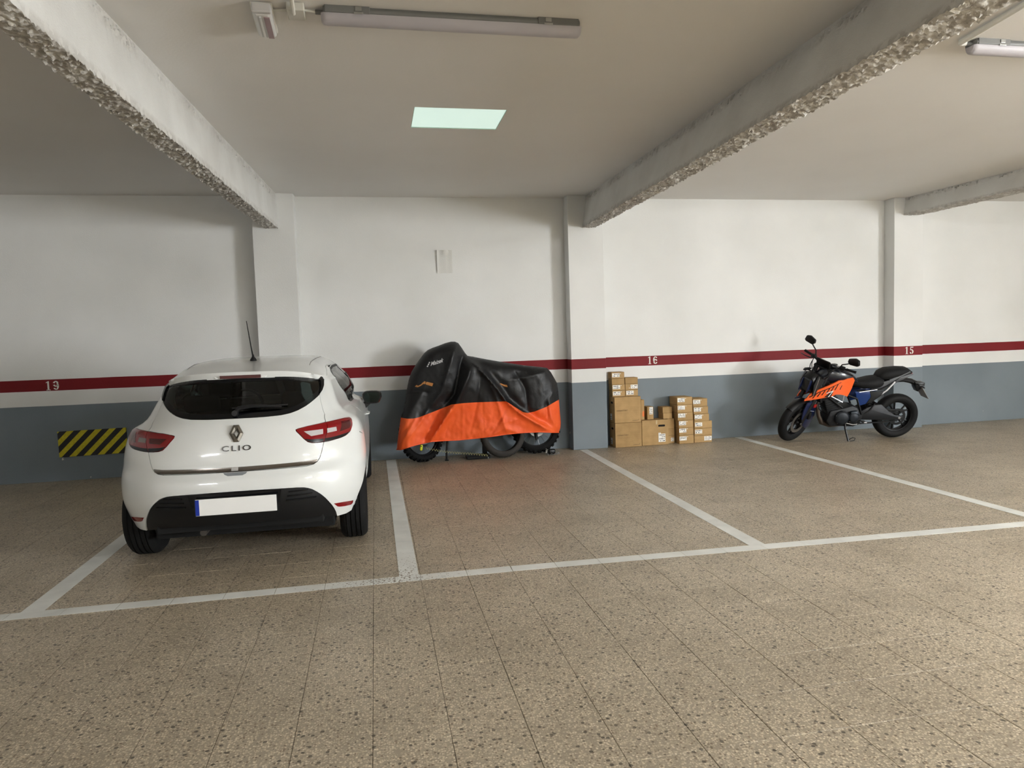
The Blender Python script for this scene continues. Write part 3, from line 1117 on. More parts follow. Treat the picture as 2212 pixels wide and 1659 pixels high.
def cnorm(s, z):
    e = 0.012
    ds = cmap(s + e, z) - cmap(s - e, z)
    z0, z1 = max(.15, z - e), min(1.427, z + e)
    dz = cmap(s, z1) - cmap(s, z0)
    n = ds.cross(dz)
    if n.length < 1e-9: return Vector((0, -1, 0))
    n.normalize()
    c = cmap(s, z)
    if n.dot(Vector((c.x, c.y - 1.6, 0.0)) + Vector((0, 0, 0.05))) < 0: n = -n
    return n

CAR = empty('car', (-0.975, 4.915, 0), -0.008, 'white five-door hatchback car parked nose to the wall', 'car')

def panel(name, outer, holes=(), material=None, parent=CAR, h=0.028, gap=0.0, off=0.0, rim=0.012, dens=0.02):
    lp = densify(outer, dens)
    if gap: lp = inset(lp, gap)
    hl = [densify(x, dens) for x in holes]
    v, t = cdt_fill(lp, hl, h)
    return link(skin_mesh(name, v, t, cmap, cnorm, off, rim), name, material, parent)

def XZ(pts): return [xz(*p) for p in pts]
def YZ(pts, sg=1): return [yz(p[0], p[1], sg) for p in pts]
def mir(pts): return [(-s, z) for s, z in pts][::-1]

# curves measured on the right half (x, z); mirrored for the left half
SEAM_UP = [(.548, 1.150), (.556, 1.110), (.570, 1.060), (.588, 1.012), (.598, .960)]
LIGHT_IN_TOP = [(.598, .9575), (.54, .952), (.476, .945), (.415, .934), (.400, .928)]
LIGHT_IN_BOT = [(.404, .916), (.43, .888), (.452, .862), (.478, .838), (.505, .829), (.54, .826), (.584, .8255)]
SEAM_LOW = [(.584, .8255), (.575, .79), (.565, .75), (.553, .718), (.538, .697), (.512, .682), (.47, .6755), (.30, .6755), (.15, .676), (0, .676)]
GLASS_LOW = [(0, 1.029), (.1, 1.029), (.2, 1.030), (.30, 1.034), (.36, 1.043), (.41, 1.058), (.46, 1.082), (.51, 1.117), (.548, 1.150)]
GLASS_SIDE = [(.548, 1.150), (.556, 1.175), (.560, 1.205), (.556, 1.24), (.550, 1.262)]
GLASS_TOP = [(.550, 1.262), (.52, 1.279), (.46, 1.286), (.39, 1.292), (.30, 1.298), (.20, 1.302), (.1, 1.303), (0, 1.303)]
LIGHT_OUT = [(.598, .9575), (.66, .963), (.72, .966), (.752, .963), (.768, .953), (.776, .93), (.777, .905), (.765, .872), (.735, .848), (.70, .838), (.663, .833), (.62, .827), (.584, .8255)]

tr = XZ(SEAM_UP)
inner_top = XZ(LIGHT_IN_TOP); inner_bot = XZ(LIGHT_IN_BOT)
half = tr + inner_top[1:] + inner_bot + XZ(SEAM_LOW)[1:]
gl = XZ(GLASS_LOW)
tail = half + mir(half)[1:] + mir(gl)[1:-1] + gl[:-1]
tailgate = panel('tailgate', tail, (), M_PAINT, gap=0.0022)

gfull = gl[:-1] + XZ(GLASS_SIDE)[:-1] + XZ(GLASS_TOP) + mir(XZ(GLASS_TOP))[1:-1] + mir(XZ(GLASS_SIDE))[:-1] + mir(gl)[:-1]
gin = inset(densify(gfull, 0.02), 0.032)
panel('window_surround', gfull, (gin,), M_BLACKGLOSS, off=0.001, gap=0.001, rim=0.006)
panel('rear_window', gin, (), M_GLASSR, off=-0.001, rim=0.004)

# bumper with the black lower valance cut out
DIFF_TOP = [(0, .548), (.15, .547), (.30, .543), (.40, .538), (.446, .533), (.475, .524), (.50, .512), (.53, .488), (.555, .465), (.58, .434), (.60, .402), (.618, .37), (.632, .335), (.642, .30), (.646, .264)]
DIFF_BOT = [(.646, .264), (.60, .272), (.52, .288), (.44, .30), (.34, .305), (.2, .305), (0, .305)]
BUMP_BOT = [(.646, .264), (.708, .263), (.745, .274), (.772, .30)]
ARC, AZ, AR = .675, .31, .322
arch = [(ARC + AR * math.cos(math.radians(a)), AZ + AR * math.sin(math.radians(a))) for a in range(168, 89, -6)]
arch2 = [(ARC + AR * math.cos(math.radians(a)), AZ + AR * math.sin(math.radians(a))) for a in range(90, 1, -6)]
bs = XZ(SEAM_LOW)[::-1] + XZ(LIGHT_OUT)[::-1][1:9] + YZ([(.50, .846), (.58, .82), (.64, .76), (.66, .70)]) + YZ(arch)[::-1] + XZ(BUMP_BOT)[::-1] + XZ(DIFF_TOP)[::-1][1:]
bump = bs + mir(bs)[1:-1]
rear_bumper = panel('rear_bumper', bump, (), M_PAINT, gap=0.0022)
dh = XZ(DIFF_TOP) + XZ(DIFF_BOT)[1:]
diff = dh + mir(dh)[1:-1]
valance = panel('bumper_valance', diff, (), M_BLACKPL, off=-0.006, gap=0.0015, rim=0.02)

# quarter panels
ZE = [(0, 1.339), (.3, 1.333), (.5, 1.319), (.7, 1.296), (.85, 1.279), (.95, 1.276), (1.08, 1.298), (1.2, 1.330), (1.35, 1.345), (2, 1.345), (2.2, 1.35), (3, 1.36)]
def zedge(u): return interp(ZE, abs(u))
DLO = [(1.25, 1.316), (1.13, 1.285), (1.08, 1.235), (1.10, 1.19), (1.16, 1.14), (1.26, 1.075), (1.36, 1.012), (1.44, .992)]
def edge_pts(u0, u1, n=14):
    return [(u2s(u0 + (u1 - u0) * k / n), zedge(u0 + (u1 - u0) * k / n) - 0.003) for k in range(n + 1)]
u_side = s2u(yz(1.25, 1.33)[0])
u_top = s2u(xz(.550, 1.272)[0])
for sg in (1, -1):
    q = XZ(GLASS_SIDE)[::-1] + XZ(SEAM_UP)[1:] + XZ(LIGHT_OUT)[1:8] + YZ([(.50, .848), (.58, .822), (.64, .762), (.66, .70)]) + YZ(arch2)
    q += YZ([(1.0, .22), (1.13, .22), (1.13, .5), (1.12, .8), (1.2, .94), (1.3, 1.0)])
    q += YZ(DLO)[::-1][1:] + edge_pts(u_side, max(u_top, .80))
    if sg < 0: q = mir(q)
    panel('quarter_panel', q, (), M_PAINT, gap=0.0018, h=0.03)
    # doors, with window holes
    GB = [(1.44, .992), (1.75, .982), (2.3, .978), (2.68, .99)]
    rw = YZ([(1.27, 1.318), (1.15, 1.28), (1.105, 1.232), (1.125, 1.19), (1.18, 1.14), (1.28, 1.078), (1.375, 1.018), (1.45, 1.0), (1.75, .992), (1.90, .99), (1.90, 1.334), (1.5, 1.334)])
    fw = YZ([(1.97, .99), (2.3, .988), (2.62, 1.0), (2.45, 1.16), (2.30, 1.26), (2.16, 1.325), (1.97, 1.334)])
    rd = YZ([(1.135, .22), (1.93, .22), (1.93, 1.342), (1.5, 1.342), (1.27, 1.325)]) + YZ([(1.252, 1.314), (1.132, 1.283), (1.083, 1.235), (1.103, 1.19), (1.163, 1.14), (1.263, 1.075), (1.36, 1.012), (1.3, 1.0), (1.2, .94), (1.122, .8), (1.133, .5)])
    fd = YZ([(1.935, .22), (2.78, .22), (2.80, .6), (2.78, .96), (2.66, 1.01), (2.48, 1.17), (2.32, 1.275), (2.18, 1.342), (1.935, 1.342)])
    for nm, dd, ww in (('rear_door', rd, rw), ('front_door', fd, fw)):
        if sg < 0: dd, ww = mir(dd), mir(ww)
        d_o = panel(nm, dd, (densify(ww, .03),), M_PAINT, gap=0.002, h=0.06)
        wi = inset(densify(ww, .03), 0.016)
        panel('window_seal', ww, (wi,), M_BLACKPL, d_o, off=0.001, rim=0.006, h=.06)
        panel('side_window', wi, (), M_GLASSS, d_o, off=-0.002, rim=0.003, h=.06)
        hy = 1.25 if nm == 'rear_door' else 2.06
        if nm == 'front_door':
            p = cmap(*yz(hy, .82, sg))
            hm = MB(); hm.tube([(p.x - sg * .01, hy, .82), (p.x + sg * .018, hy + .02, .822), (p.x + sg * .022, hy + .1, .825), (p.x + sg * .018, hy + .17, .822), (p.x - sg * .01, hy + .19, .82)], .008, 8)
            hm.build('door_handle', M_PAINT, d_o, smooth=True)
    # tail lamps: body half and tailgate half with lenses, clear lamps and dark lower strip
    lo = XZ([LIGHT_OUT[0]] + LIGHT_OUT[1:])
    if sg < 0: lo = mir(lo)
    lamp = panel('tail_lamp', lo, (), M_RED, gap=0.0016, off=0.004, rim=0.03)
    li = XZ(LIGHT_IN_TOP) + inner_bot
    if sg < 0: li = mir(li)
    lampi = panel('tailgate_lamp', li, (), M_RED, tailgate, gap=0.0016, off=0.004, rim=0.03)
    bo = XZ([(.586, .8275), (.62, .829), (.663, .835), (.70, .840), (.733, .850), (.758, .868), (.735, .863), (.69, .856), (.64, .850), (.588, .848)])
    bi = XZ([(.582, .8275), (.54, .828), (.505, .831), (.48, .840), (.458, .860), (.49, .853), (.53, .850), (.582, .848)])
    c1 = XZ([(.606, .883), (.67, .888), (.666, .916), (.606, .914)])
    c2 = XZ([(.578, .880), (.50, .874), (.470, .896), (.452, .911), (.52, .912), (.578, .913)])
    c3 = XZ([(.69, .88), (.755, .892), (.765, .915), (.755, .945), (.70, .947)])
    if sg < 0: bo, bi, c1, c2, c3 = mir(bo), mir(bi), mir(c1), mir(c2), mir(c3)
    panel('lamp_base', bo, (), M_BLACKGLOSS, lamp, off=0.0052, rim=.003)
    panel('lamp_base', bi, (), M_BLACKGLOSS, lampi, off=0.0052, rim=.003)
    panel('clear_lamp', c1, (), M_CLEAR if sg > 0 else mat('lens_clear_dark', (120, 108, 104), .15, coat=.5), lamp, off=0.0055, rim=.003)  # left clear lens is a darker grey than the right one
    panel('brake_lens', c3, (), M_REDD, lamp, off=0.0052, rim=.003)
    panel('clear_lamp' if sg > 0 else 'fog_lens', c2, (), M_CLEAR if sg > 0 else M_REDD, lampi, off=0.0055, rim=.003)
    # reflector
    rf = XZ([(.634, .377), (.70, .371), (.763, .358), (.757, .337), (.745, .328), (.70, .334), (.668, .341), (.655, .348)])
    if sg < 0: rf = mir(rf)
    panel('reflector', rf, (), M_RED, rear_bumper, off=0.002, rim=.005)
    # louvre ribs in the valance
    for z, a, b_ in ((.520, .345, .475), (.490, .335, .50), (.460, .325, .525)):
        st = XZ([(a, z), (b_, z), (b_ - .01, z - .008), (a, z - .008)])
        if sg < 0: st = mir(st)
        panel('louvre', st, (), M_BLACKGLOSS, valance, off=0.006, rim=.012)
    # black side fins of the spoiler
    fn = XZ([(.530, 1.262), (.545, 1.238), (.549, 1.20), (.545, 1.165), (.547, 1.151), (.560, 1.172), (.567, 1.205), (.565, 1.235), (.556, 1.258), (.543, 1.268)])
    if sg < 0: fn = mir(fn)
    panel('spoiler_fin', fn, (), M_BLACKGLOSS, off=0.012, rim=.02)
    # body crease from wheel to the lamp is carried by the skin; wheel-arch liner
    for (cy) in (ARC, 3.02):
        ln = MB()
        x0_ = .78 * sg; x1_ = .50 * sg
        arcpts = [(cy + AR * 0.99 * math.cos(math.radians(a)), AZ + AR * 0.99 * math.sin(math.radians(a))) for a in range(6, 151, 12)]
        o_ = len(ln.v)
        ln.v += [(x0_, y, z) for y, z in arcpts] + [(x1_, y, z) for y, z in arcpts]
        n_ = len(arcpts)
        ln.f += [(o_ + k, o_ + k + 1, o_ + n_ + k + 1, o_ + n_ + k) for k in range(n_ - 1)]
        ln.f.append(tuple(o_ + n_ + k for k in range(n_)))
        ln.build('arch_liner', M_UNDER, CAR)

# chrome strip along the tailgate edge, number plate, grip recess
strip = [(-.530, .690), (-.512, .6835), (-.47, .679), (0, .678), (.47, .679), (.512, .6835), (.530, .690), (.537, .712), (.48, .7075), (.3, .7065), (0, .706), (-.3, .7065), (-.48, .7075), (-.537, .712)]
panel('trim_strip', XZ(strip), (), M_DARKCH, tailgate, off=0.006, rim=.01)
panel('lock_cover', XZ([(-.022, .680), (.022, .680), (.022, .704), (-.022, .704)]), (), mat('lock_grey', (170, 168, 164), .4), tailgate, off=0.009, rim=.006)
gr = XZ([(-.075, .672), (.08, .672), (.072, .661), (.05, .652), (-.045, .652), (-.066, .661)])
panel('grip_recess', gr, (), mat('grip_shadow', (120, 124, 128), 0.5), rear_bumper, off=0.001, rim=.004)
rec = XZ([(-.30, .545), (.30, .545), (.292, .50), (.270, .43), (.255, .408), (-.255, .408), (-.27, .43), (-.292, .50)])
panel('plate_recess', rec, (), M_BLACKGLOSS, valance, off=0.010, rim=.014)
pl = MB()
def platey(x, z): return cmap(*xz(x, z)).y
y0 = min(platey(0, .53), platey(0, .43)) - 0.026
b = MB(); b.box((0.012, y0, .460), (.52, .008, .112))
plate = b.build('number_plate', mat('plate_white', (236, 236, 234), .35), CAR, bevel=.003)
b = MB(); b.box((-0.236, y0 - .0045, .460), (.024, .002, .106)); b.build('plate_band', mat('plate_blue', (20, 48, 150), .35), plate)
fr = MB()
for z in (.403, .517): fr.box((0.012, y0 + .004, z), (.535, .012, .006))
for x in (-.252, .276): fr.box((x, y0 + .004, .460), (.006, .012, .12))
fr.build('plate_frame', M_BLACKPL, plate)

# rhombus badge: hollow faceted diamond
bd = MB()
yc = cmap(*xz(0, .932)).y
tilt = Matrix.Translation((0.012, yc - .012, .932)) @ Matrix.Rotation(math.radians(-13), 4, 'X')
O_ = [(0, .060), (.018, .060), (.046, .003), (.018, -.060), (-.018, -.060), (-.046, .003), (-.018, .060)]
O_ = [(.018, .060), (.046, 0), (.018, -.060), (-.018, -.060), (-.046, 0), (-.018, .060)]
I_ = [(.000, .024), (.0125, 0), (.000, -.024), (-.000, -.024), (-.0125, 0), (-.000, .024)]
Mi = [((a[0] + b_[0]) * .5, (a[1] + b_[1]) * .5) for a, b_ in zip(O_, I_)]
vs = [(x, 0.008, z) for x, z in O_] + [(x * .97, -0.001, z * .97) for x, z in O_] + [(x, -.011, z) for x, z in Mi] + [(x, 0.004, z) for x, z in I_]
fs = []
for L_ in range(3):
    for k in range(6):
        k2 = (k + 1) % 6
        fs.append((L_ * 6 + k, L_ * 6 + k2, L_ * 6 + 6 + k2, L_ * 6 + 6 + k))
bd.add(vs, fs); bd.xf(tilt)
bd.build('badge', mat('badge_chrome', (150, 146, 138), 0.2, metal=0.9), tailgate)
# model lettering
me = text_mesh('CLIO', .050, extrude=.002, spacing=1.25, bold=0.0003)
xs_ = [v.co.x for v in me.vertices]
kx = .190 / (max(xs_) - min(xs_))
for v in me.vertices:
    x, zz, d = v.co.x * kx + .012, v.co.y + .830, v.co.z
    n_ = cnorm(*xz(x, zz)); p = cmap(*xz(x, zz)) + n_ * (0.003 + d)
    v.co = p
link(me, 'lettering', mat('letter_chrome', (84, 82, 80), 0.22, metal=0.9), tailgate)

# roof with spoiler lip
def roofpt(u, v):
    ze = zedge(u); z = ZT - (ZT - ze) * (1 - v) ** 5
    p = ringpt(u, max(.2, min(z, ZT - 1e-6)))
    a = abs(u)
    if a < 0.95:
        k = (1 - (a / 0.95) ** 4)
        lip = math.exp(-(z - ze) / 0.028)
        p = p + Vector((0, -0.135 * k * lip, 0.004 * lip))
    return p
us = []
nU = 130
for k in range(nU): us.append(-3 + 6 * k / nU)
vsn = 30
V = []; F = []
for u in us:
    for j in range(vsn):
        V.append(tuple(roofpt(u, j / vsn)))
top = len(V); V.append((0, 1.7, ZT))
lip0 = len(V)
for u in us:
    p = roofpt(u, 0)
    V.append((p.x, p.y + .004, p.z - .014))
lip1 = len(V)
for u in us:
    ze = zedge(u)
    p = ringpt(u, ze - .045 if abs(u) < .9 else ze - 0.01)
    n_ = Vector((p.x, p.y - 1.7, 0)).normalized()
    V.append(tuple(p - n_ * 0.006))
nu = len(us)
for i in range(nu):
    i2 = (i + 1) % nu
    for j in range(vsn - 1):
        F.append((i * vsn + j, i2 * vsn + j, i2 * vsn + j + 1, i * vsn + j + 1))
    F.append((i * vsn + vsn - 1, i2 * vsn + vsn - 1, top))
    F.append((lip0 + i, lip0 + i2, i2 * vsn, i * vsn))
    F.append((lip1 + i, lip1 + i2, lip0 + i2, lip0 + i))
me = bpy.data.meshes.new('roof')
me.from_pydata(V, [], F)
bm = bmesh.new(); bm.from_mesh(me); bmesh.ops.recalc_face_normals(bm, faces=bm.faces); bm.to_mesh(me); bm.free()
roof = link(me, 'roof', M_PAINT, CAR, True)
me.set_sharp_from_angle(angle=math.radians(45))
# roof side grooves
for sg in (-1, 1):
    g = MB()
    pts = []
    for y in [0.62 + .1 * k for k in range(17)]:
        best = None
        for j in range(60):
            z = 1.30 + .127 * j / 60
            s_, z_ = yz(y, z, sg) if y > cYR(z) + .02 and y < cYF(z) - .05 else (None, None)
            if s_ is None: continue
            p = ringpt(s2u(s_), z)
            if best is None or abs(abs(p.x) - .455) < abs(abs(best.x) - .455): best = p
        if best is not None: pts.append((best.x, best.y, best.z + .0005))
    if len(pts) > 2:
        g.tube(pts, 0.0035, 5)
        g.build('roof_groove', mat('groove_grey', (120, 120, 118), .6), roof)
# third brake lamp under the lip
hb = MB()
yl = roofpt(0, 0).y
hb.loft([[(-.20, yl + .02, 1.322), (-.17, yl + .004, 1.294), (.17, yl + .004, 1.294), (.20, yl + .02, 1.322)], [(-.21, yl + .09, 1.318), (-.18, yl + .09, 1.286), (.18, yl + .09, 1.286), (.21, yl + .09, 1.318)]])
hb_o = hb.build('brake_lamp_housing', M_PAINT, roof, bevel=.004)
b = MB(); b.box((0, yl + .004, 1.3065), (.285, .014, .024)); b.build('brake_lamp', M_REDD, hb_o, bevel=.003)
# aerial
a = MB()
az = roofpt(0.02, .45)
base = None
for j in range(100):
    p = roofpt(0, j / 100)
    if p.y > 0.86: base = p; break
a.lathe([(0.0, .05), (.006, .05), (.010, .03), (.024, .012), (.027, 0), (0, -.004)], 16, Matrix.Translation((0.02, base.y, base.z)))
ao = a.build('aerial_base', M_BLACKPL, CAR, smooth=True)
a = MB(); a.tube([(.02, base.y, base.z + .03), (.015, base.y - .03, base.z + .10), (.005, base.y - .115, base.z + .31)], [.007, .0045, .0028], 8)
a.build('aerial_mast', M_BLACKPL, ao, smooth=True)

# wiper
wp = MB()
def gs(x, z, o): 
    return cmap(*xz(x, z)) + cnorm(*xz(x, z)) * o
wp.tube([gs(.0, 1.062, .012), gs(.02, 1.075, .03), gs(.1, 1.086, .03), gs(.2, 1.083, .026), gs(.30, 1.078, .016)], [.016, .016, .013, .010, .005], 8)
wp.tube([gs(-.03, 1.09, .010), gs(.1, 1.092, .010), gs(.34, 1.094, .010)], .006, 6)
wp.lathe([(0, .03), (.02, .03), (.024, 0)], 14, Matrix.Translation(gs(-.005, 1.06, 0.0)) @ Matrix.Rotation(math.radians(80), 4, 'X'))
wp.build('rear_wiper', M_BLACKPL, CAR, smooth=True)

# front body, bonnet and windscreen
V = []; F = []; FG = []
uA = s2u(yz(2.79, .6)[0])
na, nz = 40, 36
zs = [.2 + (1.355 - .2) * k / (nz - 1) for k in range(nz)]
aa = [uA + (3 - uA) * k / na for k in range(na + 1)]
ring = aa + [-(x) for x in aa[::-1][1:]]
for u in ring:
    for z in zs:
        uu = u
        if abs(u) < 2.0:
            s_, _ = yz(min(2.79, cYF(z) - .56 * cK(z)), z)
            u_ = s2u(s_); t_ = (abs(u) - uA) / (2 - uA)
            uu = (u_ + (2 - u_) * max(0, t_)) * (1 if u > 0 else -1)
        V.append(tuple(ringpt(uu, z)))
nr = len(ring)
for i in range(nr - 1):
    for j in range(nz - 1):
        u = abs((ring[i] + ring[i + 1]) / 2); z = (zs[j] + zs[j + 1]) / 2
        q = (i * nz + j, (i + 1) * nz + j, (i + 1) * nz + j + 1, i * nz + j + 1)
        p = Vector(V[q[0]])
        cyy = (p.y - 3.02); inarch = abs(p.x) > .6 and math.hypot(p.y - 3.02, z - AZ) < AR
        if inarch: continue
        if 1.0 < z < 1.335 and abs(p.x) < cW(z) - .07 and u > 2.05: FG.append(q)
        else: F.append(q)
me = bpy.data.meshes.new('front_body'); me.from_pydata(V, [], F)
fb = link(me, 'front_body', M_PAINT, CAR, True)
me = bpy.data.meshes.new('windscreen'); me.from_pydata(V, [], FG)
link(me, 'windscreen', M_GLASSF, CAR, True)

# underbody, sills, exhaust
ub = MB(); ub.box((0, 1.95, .22), (1.24, 3.2, .10)); ub.box((0, 1.86, .225), (1.62, 1.62, .11)); ub.box((0, .42, .30), (1.12, .5, .10))  # boxes set low and wide to shut out light beneath the car
ub.build('underbody', M_UNDER, CAR, bevel=.01)
ex = MB(); ex.tube([(-.26, .75, .25), (-.26, .30, .245), (-.26, .185, .235)], [.05, .03, .024], 12)
ex.build('exhaust_pipe', mat('exhaust_steel', (96, 92, 88), .45, metal=.8), CAR, smooth=True)
# torsion beam
tb = MB(); tb.box((0, .66, .30), (1.3, .09, .08)); tb.build('rear_axle', M_UNDER, CAR, bevel=.01)

# cabin: floor, seats and dashboard seen through the windows
cb = MB(); cb.box((0, 1.7, .33), (1.40, 2.6, .06)); cb.box((0, .42, .62), (1.0, .30, .04)); cb.build('cabin_floor', M_SEAT, CAR)
def seat_part(name, x, y, z, sx, sy, sz, rake):
    m_ = MB(); m_.box((0, 0, sz / 2), (sx, sy, sz)); m_.xf(Matrix.Translation((x, y, z)) @ Matrix.Rotation(math.radians(rake), 4, 'X'))
    return m_.build(name, M_SEAT, CAR, smooth=True, bevel=min(sx, sy) * .35, seg=3)
seat_part('rear_seat_back', 0, .98, .42, 1.22, .16, .62, 18)
for x in (-.36, .36): seat_part('headrest', x, .80, 1.03, .26, .10, .13, 12)
for x in (-.36, .36):
    seat_part('front_seat_back', x, 1.78, .42, .50, .16, .66, 16)
    seat_part('front_headrest', x, 1.60, 1.09, .26, .10, .19, 8)
    seat_part('front_seat_cushion', x, 1.95, .36, .5, .5, .16, 0)
db = MB(); db.box((0, 2.72, .82), (1.36, .35, .22)); db.build('dashboard', M_SEAT, CAR, smooth=True, bevel=.06, seg=3)
sw_ = MB(); sw_.lathe([(.18 + .014 * math.cos(a * PI / 4), .014 * math.sin(a * PI / 4)) for a in range(8)], 28, Matrix.Translation((-.36, 2.42, .92)) @ Matrix.Rotation(math.radians(65), 4, 'X'), close=True)
sw_.build('steering_wheel', M_BLACKPL, CAR, smooth=True)
rm = MB(); rm.box((0, 2.22, 1.30), (.24, .03, .07)); rm.build('inner_mirror', M_BLACKPL, CAR, bevel=.012)
ps = MB(); ps.box((0, .62, .955), (1.02, .42, .02)); ps.build('parcel_shelf', M_SEAT, CAR, bevel=.005)

# door mirrors
for sg in (-1, 1):
    mo = MB()
    secs = []
    cx_, cy_, cz_ = sg * .905, 2.28, .95
    for y, k in ((-.055, .93), (-.035, 1.0), (.02, .95), (.07, .70), (.095, .35)):
        sec = []
        for i in range(20):
            an = 2 * PI * i / 20
            ex_ = abs(math.cos(an)) ** .55 * (1 if math.cos(an) > 0 else -1); ez_ = abs(math.sin(an)) ** .6 * (1 if math.sin(an) > 0 else -1)
            lw = .085 if ez_ < 0 else .098
            sec.append((cx_ + sg * (ex_ * lw * k), cy_ + y, cz_ + .02 + ez_ * .068 * k))
        secs.append(sec)
    mo.loft(secs)
    mir_o = mo.build('door_mirror', M_BLACKGLOSS, CAR, smooth=True)
    g = MB()
    poly = []
    for i in range(20):
        an = 2 * PI * i / 20
        ex_ = abs(math.cos(an)) ** .55 * (1 if math.cos(an) > 0 else -1); ez_ = abs(math.sin(an)) ** .6 * (1 if math.sin(an) > 0 else -1)
        lw = .066 if ez_ < 0 else .077
        poly.append((cx_ + sg * ex_ * lw, cz_ + .02 + ez_ * .050))
    g.prism(poly, cy_ - .058, cy_ - .054)
    g.build('mirror_glass', mat('mirror_glass', (44, 52, 50), .05, metal=.9), mir_o)
    st = MB()
    st.loft([[(sg * .79, 2.24, .90), (sg * .79, 2.36, .90), (sg * .83, 2.36, .85), (sg * .83, 2.24, .85)], [(sg * .835, 2.25, .925), (sg * .835, 2.33, .925), (sg * .875, 2.33, .89), (sg * .875, 2.25, .89)], [(sg * .845, 2.25, .96), (sg * .845, 2.32, .96), (sg * .925, 2.32, .93), (sg * .925, 2.25, .93)]])
    st.build('mirror_arm', M_BLACKPL, mir_o, smooth=True, bevel=.006)

# wheels
def car_wheel(x, y, sg):
    R_, W_ = .308, .19
    prof = []
    half = W_ / 2
    prof = [(.200, -half + .012), (.235, -half - .002), (.275, -half - .003), (.293, -half + .012)]
    gx = [-.052, -.018, .018, .052]
    pts = [(.303, -half + .028)]
    for g_ in gx:
        pts += [(.3075, g_ - .0055), (.2995, g_ - .0045), (.2995, g_ + .0045), (.3075, g_ + .0055)]
    pts += [(.303, half - .028)]
    prof += pts + [(.293, half - .012), (.275, half + .003), (.235, half + .002), (.200, half - .012)]
    Mx = Matrix.Translation((x, y, .3065)) @ Matrix.Rotation(math.radians(90), 4, 'Y')
    t = MB(); t.lathe(prof, 56, Mx, close=True)
    tyre = t.build('wheel', M_RUBBER, CAR, smooth=True, sharp=28)
    r = MB()
    r.lathe([(.205, half - .014), (.196, half - .016), (.186, half - .05), (.18, -half + .03), (.196, -half + .012), (.205, -half + .012)], 48, Mx if sg > 0 else Mx @ Matrix.Rotation(PI, 4, 'X'))
    for k in range(5):
        an = 2 * PI * k / 5
        for da in (-.16, .16):
            a_ = an + da
            p0 = Vector((.05 * math.cos(an), .05 * math.sin(an), sg * .06)); p1 = Vector((.19 * math.cos(a_), .19 * math.sin(a_), sg * .07))
            r.tube([Mx @ p0, Mx @ p1], [.018, .014], 8)
    r.lathe([(0, .075), (.05, .07), (.06, .05), (.06, .0)], 20, Mx if sg > 0 else Mx @ Matrix.Rotation(PI, 4, 'X'))
    r.build('rim', M_RIM, tyre, smooth=True)
    b_ = MB(); b_.lathe([(0, -.02), (.11, -.02), (.11, .02), (0, .02)], 24, Mx); b_.build('brake_drum', M_UNDER, tyre, smooth=True)
for x, y, sg in ((-.752, .665, -1), (.752, .665, 1), (-.75, 3.02, -1), (.75, 3.02, 1)):
    car_wheel(x, y, sg)
# ------------------------------------------------------------------ cardboard boxes stacked against the wall
def card(name, c0, c1):
    m, nt, b = new_mat(name)
    tc = N(nt, 'ShaderNodeTexCoord')
    n = N(nt, 'ShaderNodeTexNoise'); n.inputs['Scale'].default_value = 9; n.inputs['Detail'].default_value = 6
    nt.links.new(tc.outputs['Object'], n.inputs['Vector'])
    mp = N(nt, 'ShaderNodeMapping'); mp.inputs['Scale'].default_value = (4, 4, 260)
    nt.links.new(tc.outputs['Object'], mp.inputs['Vector'])
    n2 = N(nt, 'ShaderNodeTexNoise'); n2.inputs['Scale'].default_value = 1; n2.inputs['Detail'].default_value = 2
    nt.links.new(mp.outputs['Vector'], n2.inputs['Vector'])
    f = mathn(nt, 'ADD', mathn(nt, 'MULTIPLY', n.outputs['Fac'], 0.7), mathn(nt, 'MULTIPLY', n2.outputs['Fac'], 0.3))
    oi = N(nt, 'ShaderNodeObjectInfo')
    f = mathn(nt, 'ADD', f, mathn(nt, 'MULTIPLY', mathn(nt, 'SUBTRACT', oi.outputs['Random'], 0.5), 0.22))
    nt.links.new(ramp(nt, f, [(0.3, srgb(c0)), (0.7, srgb(c1))]), b.inputs['Base Color'])
    b.inputs['Roughness'].default_value = 0.8
    b.inputs['Specular IOR Level'].default_value = 0.2
    return m
M_CARD = card('cardboard', (160, 130, 88), (184, 152, 106))
M_STICK = mat('label_white', (232, 230, 224), 0.5)
M_INK = mat('label_ink', (40, 38, 36), 0.6)
M_HOLE = mat('hand_hole', (12, 10, 8), 0.9)
M_TAPE = mat('tape', (190, 170, 132), 0.3)
M_PRINT = mat('box_print', (86, 66, 44), 0.8)

